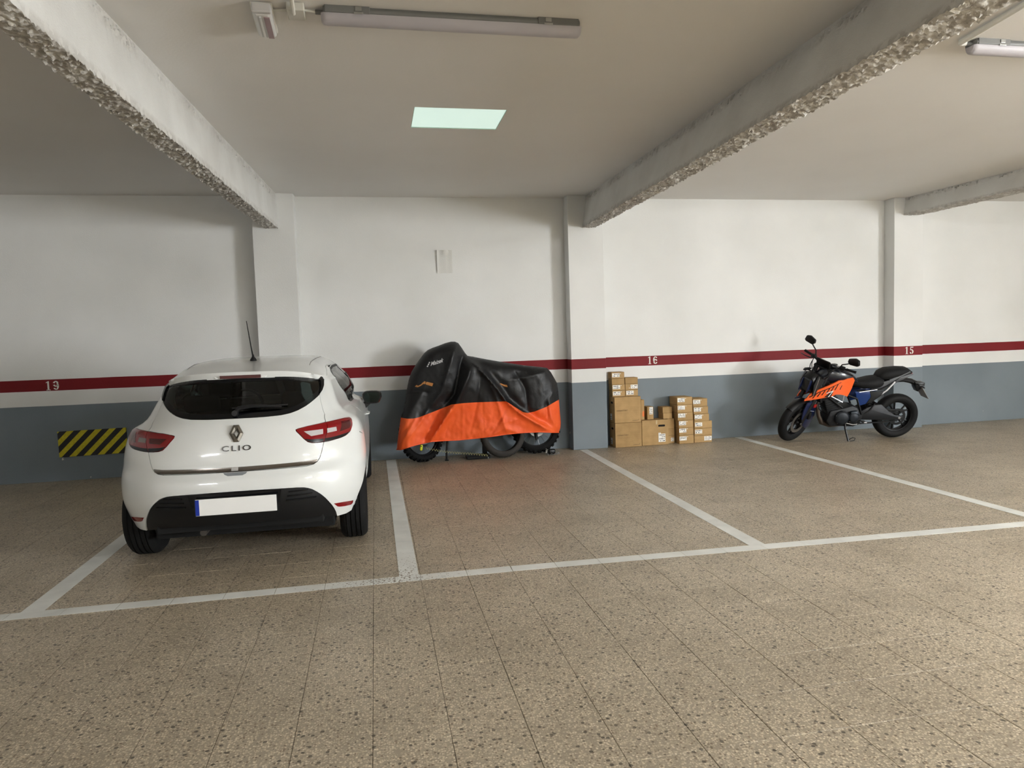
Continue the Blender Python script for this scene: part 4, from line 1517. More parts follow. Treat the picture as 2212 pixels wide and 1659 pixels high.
def carton(x0, x1, z0, z1, yf, depth, label, group, rz=0.0, flap=True):
    """a closed box with flaps on top; local origin at the base centre; front faces -y"""
    w, h = x1 - x0, z1 - z0
    g = 0.001
    t = empty('cardboard_box', ((x0 + x1) / 2, yf + depth / 2, z0), rz, label, 'box', group)
    b = MB(); b.box((0, 0, h / 2), (w - g, depth - g, h - 2 * g))
    b.build('box_body', M_CARD, t, bevel=0.003, seg=2)
    if flap:
        for s in (-1, 1):
            f = MB(); f.box((0, s * (depth / 4 + .0006), h - g + .0006), (w - .006, depth / 2 - .004, .0012))
            f.build('top_flap', M_CARD, t)
    t['_dims'] = (w, depth, h)
    return t
def sticker(t, u, v, w, h, rows=2, dot=None, seed=0, side='front', qr=True):
    """white label centred at u (x), v (z) on the front; lines of small print on it"""
    bw, bd, bh = t['_dims']
    rr = random.Random(seed)
    if side == 'front': M = Matrix.Translation((u, -bd / 2 - .0002, v))
    else: M = Matrix.Translation((-bw / 2 - .0002, u, v)) @ Matrix.Rotation(math.radians(-90), 4, 'Z')
    s = MB(); s.prism([(-w / 2, -h / 2), (w / 2, -h / 2), (w / 2, h / 2), (-w / 2, h / 2)], 0, -.0008); s.xf(M)
    so = s.build('sticker', M_STICK, t)
    ink = MB()
    for r in range(rows):
        z = h / 2 - h * (r + .6) / (rows + .2)
        x = -w * .42
        while x < w * .4:
            l = rr.uniform(.05, .16) * w
            if rr.random() < .72:
                k = .16 * h / rows * rr.uniform(.6, 1.6)
                ink.prism([(x, z - k), (min(x + l, w * .44), z - k), (min(x + l, w * .44), z + k), (x, z + k)], -.0009, -.0011)
            x += l + .03 * w
    ink.xf(M)
    if ink.v: tag(ink.build('print', M_INK, so), kind='stuff')
    if dot:
        d = MB(); d.lathe([(0, .0008), (.0055, .0008), (.0055, 0)], 12, M @ Matrix.Translation((dot[0], 0, dot[1])) @ Matrix.Rotation(math.radians(90), 4, 'X'))
        d.build('round_sticker', M_STICK, t)
def bar(t, name, pts, material, d=.0008, side='front'):
    bw, bd, bh = t['_dims']
    M = Matrix.Translation((0, -bd / 2 - .0002, 0)) if side == 'front' else Matrix.Translation((-bw / 2 - .0002, 0, 0)) @ Matrix.Rotation(math.radians(-90), 4, 'Z')
    m = MB(); m.prism(pts, 0, -d); m.xf(M)
    return m.build(name, material, t)
def slot(cx, cz, w, h):
    return [(cx + w / 2 * math.cos(a) * .3 + (w * .35 if math.cos(a) > 0 else -w * .35), cz + h / 2 * math.sin(a)) for a in [2 * PI * k / 16 + .01 for k in range(16)]]
def print_text(t, txt, x, z, size):
    bw, bd, bh = t['_dims']
    me = text_mesh(txt, size, extrude=.0003, spacing=1.05)
    for v in me.vertices:
        v.co = Vector((v.co.x * 1.05 + x, -bd / 2 - .0006 - v.co.z, v.co.y + z))
    link(me, 'print', M_PRINT, t)

G1 = 'big moving boxes beside the pillar'
A = carton(3.107, 3.482, 0.0005, .330, 8.775, .235, 'large brown moving box on floor beside the pillar, lowest of its stack', G1)
B = carton(3.108, 3.480, .331, .678, 8.785, .225, 'large brown moving box under the two small stacks, above another', G1)
Cc_ = carton(3.492, 3.872, .0005, .343, 8.79, .22, 'brown box with slotted hand hole facing front, right of moving boxes', G1)
for t in (A, B):
    print_text(t, 'CONASTORY', -.080, .165, .024)
    bar(t, 'hand_hole', slot(.01, .25 if t is A else .27, .075, .028), M_HOLE, .0012, 'left')
    sticker(t, .03, .075, .07, .085, 3, None, 5, 'left')
    for pts in ([(.062, .022), (.10, .026), (.10, .030), (.062, .026)], [(.10, .026), (.152, .026), (.152, .030), (.10, .030)], [(.149, .026), (.152, .026), (.156, .045), (.153, .045)]):
        bar(t, 'print_mark', pts, M_PRINT)
bar(Cc_, 'hand_hole', slot(.092, .262, .10, .028), M_HOLE, .0012)
sticker(Cc_, .095, .095, .10, .11, 4, None, 9)
sticker(Cc_, .062, .158, .035, .016, 1, None, 10)
bar(Cc_, 'tape_strip', [(.01, .343 - .06), (.03, .343 - .06), (.03, .341), (.01, .341)], M_TAPE)
# things standing on the right-hand box
D_ = carton(3.510, 3.560, .3455, .620, 8.86, .15, 'narrow upright box with orange sticker leaning by the moving boxes', 'upright boxes on the hand-hole box')
bar(D_, 'orange_sticker', [(-.006, .045), (.022, .045), (.022, .10), (.018, .125), (.0, .115), (-.006, .09)], mat('orange_label', (222, 116, 44), .5))
E_ = carton(3.60, 3.690, .3455, .520, 8.86, .15, 'small upright box with tall white label beside the narrow box', 'upright boxes on the hand-hole box')
sticker(E_, .010, .12, .050, .10, 4, None, 12)
# small parcels on the two moving boxes
GI = 'small parcel boxes on the moving boxes'
zz = [(.679, .764), (.765, .844), (.845, .925), (.926, 1.011)]
li = ['small parcel box, lowest of left column on the moving boxes', 'small parcel box second from bottom of left column on moving boxes',
      'unlabelled small parcel box just below the topmost parcel', 'topmost small parcel box above all the other cartons']
for k, (a, b_) in enumerate(zz):
    o = (.004, .002, -.001, -.003)[k]
    t = carton(3.047 + .061 + o, 3.230 + .061 - .002 + o, a, b_, 8.87, .145, li[k], GI)
    if k != 2: sticker(t, -.030, .045, .105, .052, 2, (.066, .018), 20 + k)
lj = ['small parcel box, lowest of right column on the moving boxes', 'parcel box with label at its right end, middle of right column', 'unlabelled parcel box on top of right column of parcels']
for k, (a, b_) in enumerate(((.679, .762), (.763, .846), (.847, .930))):
    t = carton(3.296, 3.477, a, b_, 8.87, .145, lj[k], GI)
    if k == 0: sticker(t, -.025, .046, .105, .054, 2, None, 30)
    if k == 1: sticker(t, .036, .043, .100, .052, 2, (-.068, -.016), 31)
# column of plain boxes behind
GF = 'column of boxes behind the label stacks'
lf = ['labelled box at foot of the half-hidden middle column', 'plain box second in the half-hidden middle column', 'plain box third in the half-hidden middle column', 'plain box fourth in the half-hidden middle column', 'plain box topping the half-hidden middle column']
for k, (xa, xb, a, b_) in enumerate(((3.8795, 3.983, .0005, .110), (3.8795, 3.984, .111, .206), (3.8795, 3.981, .207, .3435), (3.822, 3.952, .3445, .4235), (3.815, 3.953, .4245, .506))):
    t = carton(xa, xb, a, b_, 8.84, .165, lf[k], GF)
    if k == 0: sticker(t, .020, .055, .045, .05, 3, None, 40)
# main labelled column
GG = 'labelled shoe-size boxes in the left tall column'
ord_ = ['lowest', 'second', 'third', 'fourth', 'fifth', 'topmost']
gx = [(4.010, 4.222), (4.007, 4.218), (4.005, 4.215), (3.989, 4.212), (3.987, 4.206), (3.984, 4.206)]
gz = [.0005, .121, .222, .3225, .431, .537, .640]
for k in range(6):
    t = carton(gx[k][0], gx[k][1], gz[k], gz[k + 1] - .001, 8.745, .25, '%s box of the tall left column of white-labelled boxes' % ord_[k], GG)
    hh = gz[k + 1] - gz[k]
    sticker(t, -.052, hh * .62, .103, .055, 3, (.066, .020), 50 + k)
GH = 'labelled shoe-size boxes in the right tall column'
hx = [(4.238, 4.499), (4.240, 4.501), (4.241, 4.502), (4.243, 4.460), (4.232, 4.448), (4.225, 4.437)]
hz_ = [.0005, .097, .196, .2955, .396, .497, .606]
for k in range(6):
    t = carton(hx[k][0], hx[k][1], hz_[k], hz_[k + 1] - .001, 8.765, .235, '%s box of the shorter right column of white-labelled boxes' % ord_[k], GH)
    hh = hz_[k + 1] - hz_[k]
    if k == 0: sticker(t, .07, hh * .55, .108, .058, 3, None, 60)
    elif k < 3: sticker(t, -.068, hh * .55, .105, .052, 2, None, 60 + k)
    else: sticker(t, -.052, hh * .60, .105, .055, 3, (.066, .022), 60 + k)
for o in bpy.data.objects:
    if '_dims' in o: del o['_dims']
# scrap of paper on the floor
sc = MB()
for k, (x, y, r, a) in enumerate(((0, 0, .018, .3), (.012, .006, .013, 1.2), (-.01, .004, .012, 2.2))):
    sc.box((x, y, .004 + .002 * k), (r * 1.6, r * .8, .002), Matrix.Rotation(a, 3, 'Z') @ Matrix.Rotation(.35 * (k - 1), 3, 'X'))
o = sc.build('paper_scrap', M_STICK, None); o.location = (3.0, 8.36, .0025)
tag(o, 'tiny crumpled white paper scrap on floor before the boxes', 'paper')
# ------------------------------------------------------------------ motorcycle under a black and orange cover
def pix(px, py, Y):
    """measured picture position on the plane at depth Y -> room x, z"""
    d = Vector(_f) + Vector(_r) * ((px - 1106) / 1496.2) - Vector(_u) * ((py - 829.5) / 1496.2)
    t = Y / d.y
    return d.x * t, CAM_H + d.z * t
CY = 8.60
def cl(pts): return [pix(x, y, CY) for x, y in pts]
C_LEFT = cl([(857, 971), (858.5, 955), (861, 935), (866, 905), (871, 885), (875.5, 865), (878, 845), (883, 820), (889, 803), (898, 788), (907, 775), (916, 763), (924, 756), (935, 751), (948, 746.5), (962, 741), (974, 738), (983, 738), (990, 741)])
C_RIGHT = cl([(990, 741), (998, 752), (1005, 763), (1010, 768.5), (1022, 770.5), (1050, 776), (1085, 782), (1130, 789), (1170, 793), (1182, 795), (1190, 804), (1198, 818), (1203.5, 828), (1206, 845), (1207.5, 863), (1209.5, 890), (1211.5, 912), (1210.5, 925), (1207, 934)])
C_HEM = cl([(1207, 934), (1190, 934), (1165, 933), (1130, 934.5), (1095, 938), (1060, 943), (1030, 946.5), (990, 950.5), (960, 951.8), (933, 953.5), (905, 959.5), (888, 964), (876, 968), (866, 971.5), (857, 971)])
C_SEAM = cl([(866, 902), (880, 904.5), (893, 904), (905, 901.5), (935, 890), (960, 880), (975, 874), (1000, 871), (1030, 869), (1060, 868), (1093, 867), (1106, 875), (1120, 884), (1130, 890.5), (1140, 892), (1155, 889), (1180, 879), (1207.5, 863)])
SIL = densify(C_LEFT + C_RIGHT[1:], .03, False)

def seg_dist(p, a, b):
    ax, ay = a; bx, by = b
    dx, dy = bx - ax, by - ay
    L = dx * dx + dy * dy
    t = 0 if L == 0 else max(0, min(1, ((p[0] - ax) * dx + (p[1] - ay) * dy) / L))
    return math.hypot(p[0] - ax - dx * t, p[1] - ay - dy * t), t, (dx * (p[1] - ay) - dy * (p[0] - ax))
def sil_dist(p):
    return min(seg_dist(p, SIL[i], SIL[i + 1])[0] for i in range(len(SIL) - 1))

# folds of the cloth: polyline, height towards the viewer, half width, sharp on one side
def crease(pts, amp, wid, one=0):
    return (cl(pts), amp, wid, one)
FOLDS = [
    crease([(986, 742), (975, 780), (962, 820), (953, 850), (925, 885)], .055, .10, 0),
    crease([(1000, 765), (992, 800), (982, 850), (960, 878)], -.075, .07, 0),
    crease([(1018, 786), (1012, 812), (998, 845), (985, 872), (945, 930), (925, 960)], .085, .085, 0),
    crease([(1022, 784), (1045, 805), (1075, 840), (1093, 866), (1125, 893), (1160, 914), (1190, 930)], .085, .075, 1),
    crease([(1040, 800), (1035, 840), (1030, 870), (1015, 940)], -.03, .06, 0),
    crease([(1060, 830), (1075, 868), (1095, 935)], .03, .07, 0),
    crease([(1110, 800), (1135, 840), (1140, 885)], -.05, .08, 0),
    crease([(1185, 800), (1150, 812), (1100, 822)], .028, .05, 0),
    crease([(1205, 835), (1185, 862), (1190, 900), (1205, 928)], .02, .05, 0),
    crease([(1180, 868), (1184, 905)], -.03, .03, 0),
    crease([(925, 885), (905, 915), (880, 950)], .03, .045, 0),
    crease([(900, 900), (885, 930), (866, 960)], .025, .035, 0),
    crease([(955, 880), (935, 915), (915, 950)], -.03, .035, 0),
    crease([(975, 878), (955, 915), (930, 955)], .03, .03, 0),
    crease([(893, 905), (878, 925), (864, 945)], -.02, .03, 0),
    crease([(925, 812), (912, 850), (890, 885)], .015, .05, 0),
    crease([(880, 850), (905, 845), (930, 850)], -.022, .04, 0),
    crease([(1045, 948), (1090, 925), (1128, 938)], .05, .16, 0),
    crease([(1000, 872), (1000, 945)], .012, .03, 0),
    crease([(1042, 869), (1046, 944)], -.010, .018, 0),
    crease([(1120, 905), (1080, 915), (1040, 935)], .016, .03, 0),
    crease([(1100, 870), (1085, 900), (1060, 940)], -.016, .03, 0),
]
def fold_h(p):
    h = 0.0
    for pl_, amp, wd, one in FOLDS:
        best = 9; side = 1; tt = 0
        n = len(pl_) - 1
        for i in range(n):
            d, t, s = seg_dist(p, pl_[i], pl_[i + 1])
            if d < best: best, side, tt = d, s, (i + t) / n
        if best > wd * 2.4: continue
        fade = min(1.0, 6 * tt + .35, 6 * (1 - tt) + .35)
        if one and side > 0:      # steep drop on the upper/right side of the edge
            v = math.exp(-(best / (wd * .30)) ** 1.2) - .45 * math.exp(-((best - wd * .8) / (wd * .7)) ** 2)
        else:
            v = math.exp(-(best / (wd * .55)) ** 1.02)
        h += amp * v * fade
    return h
PX, PZ = pix(1018, 786, 8.5)
def cover_th(x, z):
    """half thickness of the bundle at x, z"""
    d = sil_dist((x, z))
    T = .20 + .10 * math.exp(-((x - PX) / .35) ** 2 - ((z - .95) / .4) ** 2)
    T += .03 / (1 + math.exp((z - .6) / .08))
    return T * (1 - math.exp(-d / .085)) ** .75 + 0.02
def plane_y(z, x=9.0): return 8.80 - .17 * z - .22 * math.exp(-((x - .2) / .30) ** 2) / (1 + math.exp((z - .75) / .1))
def cover_near(x, z):
    d = sil_dist((x, z))
    y = plane_y(z, x) - cover_th(x, z)
    k = 1 - math.exp(-d / .05)
    wr = noise.noise(Vector((x * 9, 0, z * 5))) * .008 + noise.noise(Vector((x * 22, 3, z * 14))) * .004
    if z < .62: wr *= 1.7
    y -= (fold_h((x, z)) + wr) * k
    # keep the outline where it was measured although depth varies
    f = y / CY
    return Vector((x * f, y, CAM_H + (z - CAM_H) * f))
def cover_far(x, z):
    y = min(plane_y(z, x) + cover_th(x, z) * .75, 8.995)
    d = sil_dist((x, z))
    y = plane_y(z, x) - .012 + (y - plane_y(z, x) + .012) * (1 - math.exp(-d / .03))
    return Vector((x, y, z)) * 1.0
COVER = empty('motorcycle_cover', (1.25, 8.72, 0), 0, 'black and orange fabric cover draped over a motorcycle against the wall', 'motorcycle cover')
CO = Vector((1.25, 8.72, 0))
def fabric(name, c0, c1, rough, bump):
    m, nt, b = new_mat(name)
    tc = N(nt, 'ShaderNodeTexCoord')
    n = N(nt, 'ShaderNodeTexNoise'); n.inputs['Scale'].default_value = 5; n.inputs['Detail'].default_value = 5
    nt.links.new(tc.outputs['Object'], n.inputs['Vector'])
    nt.links.new(ramp(nt, n.outputs['Fac'], [(0.3, srgb(c0)), (0.7, srgb(c1))]), b.inputs['Base Color'])
    b.inputs['Roughness'].default_value = rough
    b.inputs['Specular IOR Level'].default_value = 0.45
    n2 = N(nt, 'ShaderNodeTexNoise'); n2.inputs['Scale'].default_value = 26; n2.inputs['Detail'].default_value = 5
    nt.links.new(tc.outputs['Object'], n2.inputs['Vector'])
    bp = N(nt, 'ShaderNodeBump'); bp.inputs['Strength'].default_value = bump; bp.inputs['Distance'].default_value = .012
    nt.links.new(n2.outputs['Fac'], bp.inputs['Height']); nt.links.new(bp.outputs['Normal'], b.inputs['Normal'])
    return m
M_CBLACK = fabric('cover_black', (8, 8, 10), (14, 14, 16), .5, .22)
M_CORANGE = fabric('cover_orange', (226, 84, 28), (238, 98, 40), .58, .25)

top_poly = densify(C_SEAM, .025, False)[::-1]
li_ = min(range(len(C_LEFT)), key=lambda k: math.dist(C_LEFT[k], C_SEAM[0]))
ri_ = min(range(len(C_RIGHT)), key=lambda k: math.dist(C_RIGHT[k], C_SEAM[-1]))
C_LEFT[li_] = C_SEAM[0]; C_RIGHT[ri_] = C_SEAM[-1]
upper = densify(C_LEFT[li_:] + C_RIGHT[1:ri_ + 1] + C_SEAM[::-1][1:-1], .025)
lower = densify(C_SEAM + C_RIGHT[ri_ + 1:] + C_HEM[1:] + C_LEFT[1:li_], .025)
def cloth(name, poly, material, far_hem=False):
    v, t = cdt_fill(poly, (), .016)
    used = sorted({i for q in t for i in q}); ix = {k: n for n, k in enumerate(used)}
    near = [cover_near(*v[k]) - CO for k in used]
    # outline points shared by the near and far sheet
    vf, tf = cdt_fill(poly, (), .05)
    uf = sorted({i for q in tf for i in q}); ixf = {k: n + len(near) for n, k in enumerate(uf)}
    far = []
    for k in uf:
        x, z = vf[k]
        p = cover_far(x, z)
        if sil_dist((x, z)) < .002: p = cover_near(x, z)
        far.append(p - CO)
    F = []
    for q in t:
        a, b_, c_ = (ix[i] for i in q)
        n_ = (near[b_] - near[a]).cross(near[c_] - near[a])
        F.append((a, b_, c_) if n_.y < 0 else (a, c_, b_))
    for q in tf:
        a, b_, c_ = (ixf[i] for i in q)
        n_ = (far[b_ - len(near)] - far[a - len(near)]).cross(far[c_ - len(near)] - far[a - len(near)])
        F.append((a, b_, c_) if n_.y > 0 else (a, c_, b_))
    me = bpy.data.meshes.new(name)
    me.from_pydata([tuple(p) for p in near + far], [], F)
    bm = bmesh.new(); bm.from_mesh(me); bmesh.ops.remove_doubles(bm, verts=bm.verts, dist=.0008); bm.to_mesh(me); bm.free()
    return link(me, name, material, COVER, True)
cloth('cover_top', upper, M_CBLACK)
skirt = cloth('cover_skirt', lower, M_CORANGE)
# hem band with elastic, a thin roll along the lower edge
hm = MB()
hp = [cover_near(x, z) - CO for x, z in densify(C_HEM, .02, False)]
hm.tube(hp, .007, 6)
hm.build('hem', M_CORANGE, COVER, smooth=True)
# printed brand lettering and stripes, laid on the cloth
M_CPRINT = mat('cover_print', (200, 200, 202), .5)
def on_cover(px, py, o=.0035):
    x, z = pix(px, py, CY)
    p = cover_near(x, z)
    return p - Vector((0, o, 0)) - CO
me = text_mesh('Maizek', 1.0, shear=.35, spacing=.95, bold=.012)
bm = bmesh.new(); bm.from_mesh(me); bmesh.ops.subdivide_edges(bm, edges=bm.edges, cuts=1); bmesh.ops.triangulate(bm, faces=bm.faces); bm.to_mesh(me); bm.free()
xs_ = [v.co.x for v in me.vertices]; w_ = max(xs_) - min(xs_)
for v in me.vertices:
    u_ = (v.co.x - min(xs_)) / w_
    v.co = on_cover(930.0 + u_ * 28, 786.8 - u_ * 9.0 - v.co.y * 12.5, .004)
link(me, 'lettering', M_CPRINT, COVER)
for k, (x, y, w2) in enumerate(((921.6, 792.4, 2.6), (923.6, 788.4, 2.8), (925.6, 784.6, 2.8))):
    q = [on_cover(x, y, .004), on_cover(x + w2, y + .6, .004), on_cover(x + w2 + 1.2, y - 2.4, .004), on_cover(x + 1.2, y - 3.0, .004)]
    m = MB(); m.add(q + [p + Vector((0, .002, 0)) for p in q], [(0, 1, 2, 3), (7, 6, 5, 4), (0, 4, 5, 1), (1, 5, 6, 2), (2, 6, 7, 3), (3, 7, 4, 0)])
    m.build('print_bar', M_CPRINT, COVER)
# reflective tabs
M_TAB = mat('tab_tan', (176, 118, 62), .5)
def tab(pts, name='tab'):
    p = [on_cover(x, y, .006) for x, y in pts]
    n_ = len(p)
    m = MB(); m.add(p + [a + Vector((0, .003, 0)) for a in p], [tuple(range(n_)), tuple(range(2 * n_ - 1, n_ - 1, -1))] + [(k, n_ + k, n_ + (k + 1) % n_, (k + 1) % n_) for k in range(n_)])
    m.build(name, M_TAB, COVER)
tab([(914, 829), (916, 823.5), (936, 828), (933.5, 834.5)])
tab([(896, 835), (900, 831.5), (903, 833.5), (909, 830.5), (914.5, 825), (915.5, 828.5), (909, 833.5), (902, 836.5)])
tab([(1079, 828.5), (1082, 828), (1087, 830), (1095, 831.5), (1096.5, 836), (1090, 835), (1083, 832)])

# ------------------------------------------------------------------ what shows of the bike below the cover
M_KNOB = mat('knobby_rubber', (16, 16, 16), .85, spec=.25, bump=.2, bscale=120)
M_BKMET = mat('bike_black_metal', (13, 13, 14), .4, metal=.4)
M_SPOKE = mat('spoke_steel', (150, 150, 150), .3, metal=.9)
def knobby_wheel(parent, M, R, sec, rim_r, disc_r, knobs=34):
    prof = [(R - sec * .5 + sec * .5 * math.cos(a), sec * .56 * math.sin(a)) for a in [PI * .5 * (k / 6 - 1) * 1.25 for k in range(13)]]
    prof = [(rim_r, -sec * .30)] + prof + [(rim_r, sec * .30)]
    t = MB(); t.lathe(prof, 48, M)
    ty = t.build('tyre', M_KNOB, parent, smooth=True)
    kb = MB()
    for k in range(knobs):
        a = 2 * PI * k / knobs
        for lat, tilt in ((-.62, -.75), (0, 0), (.62, .75)):
            if abs(lat) < .1 and k % 2: continue
            rr = R - sec * .5 + sec * .5 * math.cos(tilt * .9) + .002
            c = M @ Vector((rr * math.cos(a), rr * math.sin(a), sec * .5 * math.sin(tilt)))
            rot = M.to_3x3() @ Matrix.Rotation(a, 3, 'Z') @ Matrix.Rotation(-tilt * .9, 3, 'Y')
            kb.box(c, (.022, .030, .030), rot)
    tag(kb.build('tread_knobs', M_KNOB, ty), kind='stuff')
    r = MB(); r.lathe([(rim_r + .004, -.022), (rim_r - .012, -.018), (rim_r - .016, 0), (rim_r - .012, .018), (rim_r + .004, .022)], 40, M)
    r.build('rim', M_BKMET, ty, smooth=True)
    s = MB()
    for k in range(18):
        a = 2 * PI * k / 18
        a2 = a + (.30 if k % 2 else -.30)
        sd = .025 if k % 4 < 2 else -.025
        s.tube([M @ Vector((.03 * math.cos(a2), .03 * math.sin(a2), sd)), M @ Vector((rim_r * math.cos(a), rim_r * math.sin(a), 0))], .0022, 5)
    tag(s.build('spokes', M_SPOKE, ty), kind='stuff')
    h = MB(); h.lathe([(0, -.05), (.03, -.05), (.03, .05), (0, .05)], 16, M); h.build('hub', M_BKMET, ty, smooth=True)
    d = MB(); d.lathe([(disc_r * .62, .048), (disc_r, .048), (disc_r, .052), (disc_r * .62, .052)], 36, M, close=True)
    d.build('brake_disc', mat('disc_steel', (130, 132, 134), .3, metal=.9), ty)
    return ty
BIKE = empty('covered_motorcycle', (1.25, 8.80, 0), 0, 'dirt motorcycle hidden under the black and orange cover, wheels showing', 'motorcycle')
BI = Matrix.Translation((-1.25, -8.80, 0))
fx, fz = pix(910, 936, 8.72)
Mf = BI @ Matrix.Translation((fx, 8.73, .331)) @ Matrix.Rotation(math.radians(35), 4, 'Z') @ Matrix.Rotation(math.radians(90 - 9), 4, 'X')
knobby_wheel(BIKE, Mf, .325, .085, .255, .12)
rx, rz_ = pix(1157, 922, 8.80)
Mr = BI @ Matrix.Translation((rx, 8.80, .326)) @ Matrix.Rotation(math.radians(90 - 8), 4, 'X')
knobby_wheel(BIKE, Mr, .318, .12, .235, .11, 30)
# fork legs, swingarm, frame rails and engine hidden by the cloth, footrest stand
f = MB()
for s_ in (-1, 1):
    o = Vector((math.sin(math.radians(35)) * .085 * s_, -math.cos(math.radians(35)) * .085 * s_, 0))
    b0 = BI @ (Vector((fx, 8.73, .30)) + o); b1 = BI @ (Vector((fx + .26, 8.66, .95)) + o)
    f.tube([b0, b1], [.028, .024], 12)
f.build('fork_legs', M_BKMET, BIKE, smooth=True)
e = MB(); e.box(BI @ Vector((1.08, 8.78, .52)), (.28, .18, .34), Matrix.Rotation(math.radians(-9), 3, 'X')); e.build('engine', M_BKMET, BIKE, bevel=.03)
e = MB(); e.tube([BI @ Vector((1.42, 8.80, .42)), BI @ Vector((rx, 8.74, .34))], [.03, .025], 10); e.build('swingarm', M_BKMET, BIKE, smooth=True)
e = MB(); e.tube([BI @ Vector((rx - .02, 8.73, .355)), BI @ Vector((rx - .015, 8.71, .24)), BI @ Vector((rx - .013, 8.705, .19))], [.018, .020, .018], 10); e.build('chain_guide', M_BKMET, BIKE, smooth=True)
st = MB(); sx, _z = pix(964, 975, 8.70)
st.tube([BI @ Vector((sx + .05, 8.73, .46)), BI @ Vector((sx, 8.68, .10)), BI @ Vector((sx, 8.675, .014))], [.016, .013, .013], 10)
st.box(BI @ Vector((sx, 8.668, .006)), (.045, .06, .011))
st.build('side_stand', M_BKMET, BIKE, smooth=True)
# yellow disc lock with coiled reminder cable
LK = empty('disc_lock', (1.25, 8.80, 0), 0, 'yellow disc lock on the covered bike front brake with coiled cable', 'lock')
yx, yz_ = pix(910, 967, 8.46)
m = MB(); m.box(BI @ Vector((yx, 8.465, yz_)), (.030, .05, .070), Matrix.Rotation(.12, 3, 'Y')); m.build('lock_body', mat('lock_yellow', (214, 214, 40), .4), LK, smooth=True, bevel=.010, seg=3)
m = MB(); m.tube([BI @ Vector((yx, 8.445, yz_ + .02)), BI @ Vector((yx, 8.436, yz_ + .02))], .006, 10); m.build('key_hole', M_BKMET, LK)
coil = []
x0_, z0_ = pix(919, 968, 8.60); x1_, z1_ = pix(1054, 983.5, 8.52)
nT = 24
for k in range(nT * 8 + 1):
    t = k / (nT * 8); a = 2 * PI * nT * t
    coil.append(BI @ Vector((x0_ + (x1_ - x0_) * t, 8.62 - .10 * t + .013 * math.cos(a), z0_ + (z1_ - z0_) * t - .03 * math.sin(PI * t) * (1 - t) + .013 * math.sin(a))))
m = MB(); m.tube(coil, .0024, 5, False); m.build('coiled_cable', mat('cable_yellow', (176, 172, 120), .4), LK, smooth=True)

# spare tyre leaning on the bike
tx, tz = pix(1087, 937, 8.56)
SP = empty('spare_tyre', (tx, 8.575, 0), 0, 'loose worn motorcycle tyre leaning on the covered motorcycle', 'tyre')
R_ = .298
Ms = Matrix.Translation((0, .03, R_ * math.cos(math.radians(9)) + .012)) @ Matrix.Rotation(math.radians(8), 4, 'Z') @ Matrix.Rotation(math.radians(90 - 9), 4, 'X')
prof = [(R_ - .055 + .055 * math.cos(a), .058 * math.sin(a)) for a in [(-1.9 + 3.8 * k / 16) for k in range(17)]]
prof = prof + [(r_ - .006 if r_ < R_ - .02 else r_ - .010, h_ * .88) for r_, h_ in prof[::-1]]
prof = [(max(r_, .2), h_) for r_, h_ in prof]
t = MB(); t.lathe(prof, 56, Ms, close=True)
t.build('tyre_carcass', mat('worn_rubber', (46, 43, 40), .8, var=.2, vscale=12, bump=.15, bscale=80), SP, smooth=True)
g = MB()
for k in range(28):
    a = 2 * PI * k / 28
    for s_ in (-1, 1):
        p0 = Vector(((R_ + .0006) * math.cos(a), (R_ + .0006) * math.sin(a), .008 * s_)); a2 = a + .09
        rr = R_ - .055 + .055 * math.cos(.75)
        p1 = Vector(((rr + .0006) * math.cos(a2), (rr + .0006) * math.sin(a2), .058 * math.sin(.75) * s_))
        g.tube([Ms @ p0, Ms @ ((p0 + p1) / 2 + Vector((.004 * math.cos(a), .004 * math.sin(a), 0))), Ms @ p1], .0018, 4)
tag(g.build('tread_grooves', mat('groove_black', (16, 15, 14), .9), SP), kind='stuff')

# black flat tray / stand on the floor under the cover
bx, _ = pix(1034, 983, 8.62)
TR = empty('paddock_stand', (bx, 8.70, 0), 0, 'low black steel stand on floor behind the loose tyre', 'stand')
m = MB(); m.box((0, 0, .022), (.30, .18, .044)); m.build('base_plate', M_BKMET, TR, bevel=.008)
m = MB(); m.box((0.10, .05, .12), (.06, .06, .15)); m.build('upright', M_BKMET, TR, bevel=.006)
m = MB(); m.box((0.12, -.094, .012), (.012, .004, .020)); m.build('bolt', M_SPOKE, TR)
# small heap of chain and lock beside the rear wheel
hx_, _ = pix(1193, 976, 8.62)
HP = empty('lock_chain', (hx_, 8.62, 0), .2, 'small heap of black lock and silver chain beside covered rear wheel', 'chain')
m = MB(); m.box((0.0, .02, .034), (.095, .055, .066)); m.build('padlock', M_BKMET, HP, smooth=True, bevel=.018, seg=3)
lk = MB(); lk.lathe([(.013 + .0035 * math.cos(a * PI / 3), .0035 * math.sin(a * PI / 3)) for a in range(6)], 14, None, close=True)
lm = lk.mesh('chain_link')
for k, (x, y, z, a, b_) in enumerate(((-.075, -.03, .010, .3, .5), (-.055, -.045, .008, 1.2, .2), (-.03, -.05, .010, .2, .7), (-.005, -.052, .007, 2.0, .2), (.02, -.05, .009, .6, .6), (.045, -.045, .008, 1.5, .2), (.072, -.03, .012, .4, .8), (-.085, .0, .030, .8, 1.1), (-.07, .02, .050, .2, 1.2), (-.078, .012, .072, 1.5, .9), (.088, -.01, .016, .5, .4))):
    o = link(lm, 'chain_link', M_SPOKE, HP, True)
    o.location = (x, y, z); o.rotation_euler = (b_, .2, a)
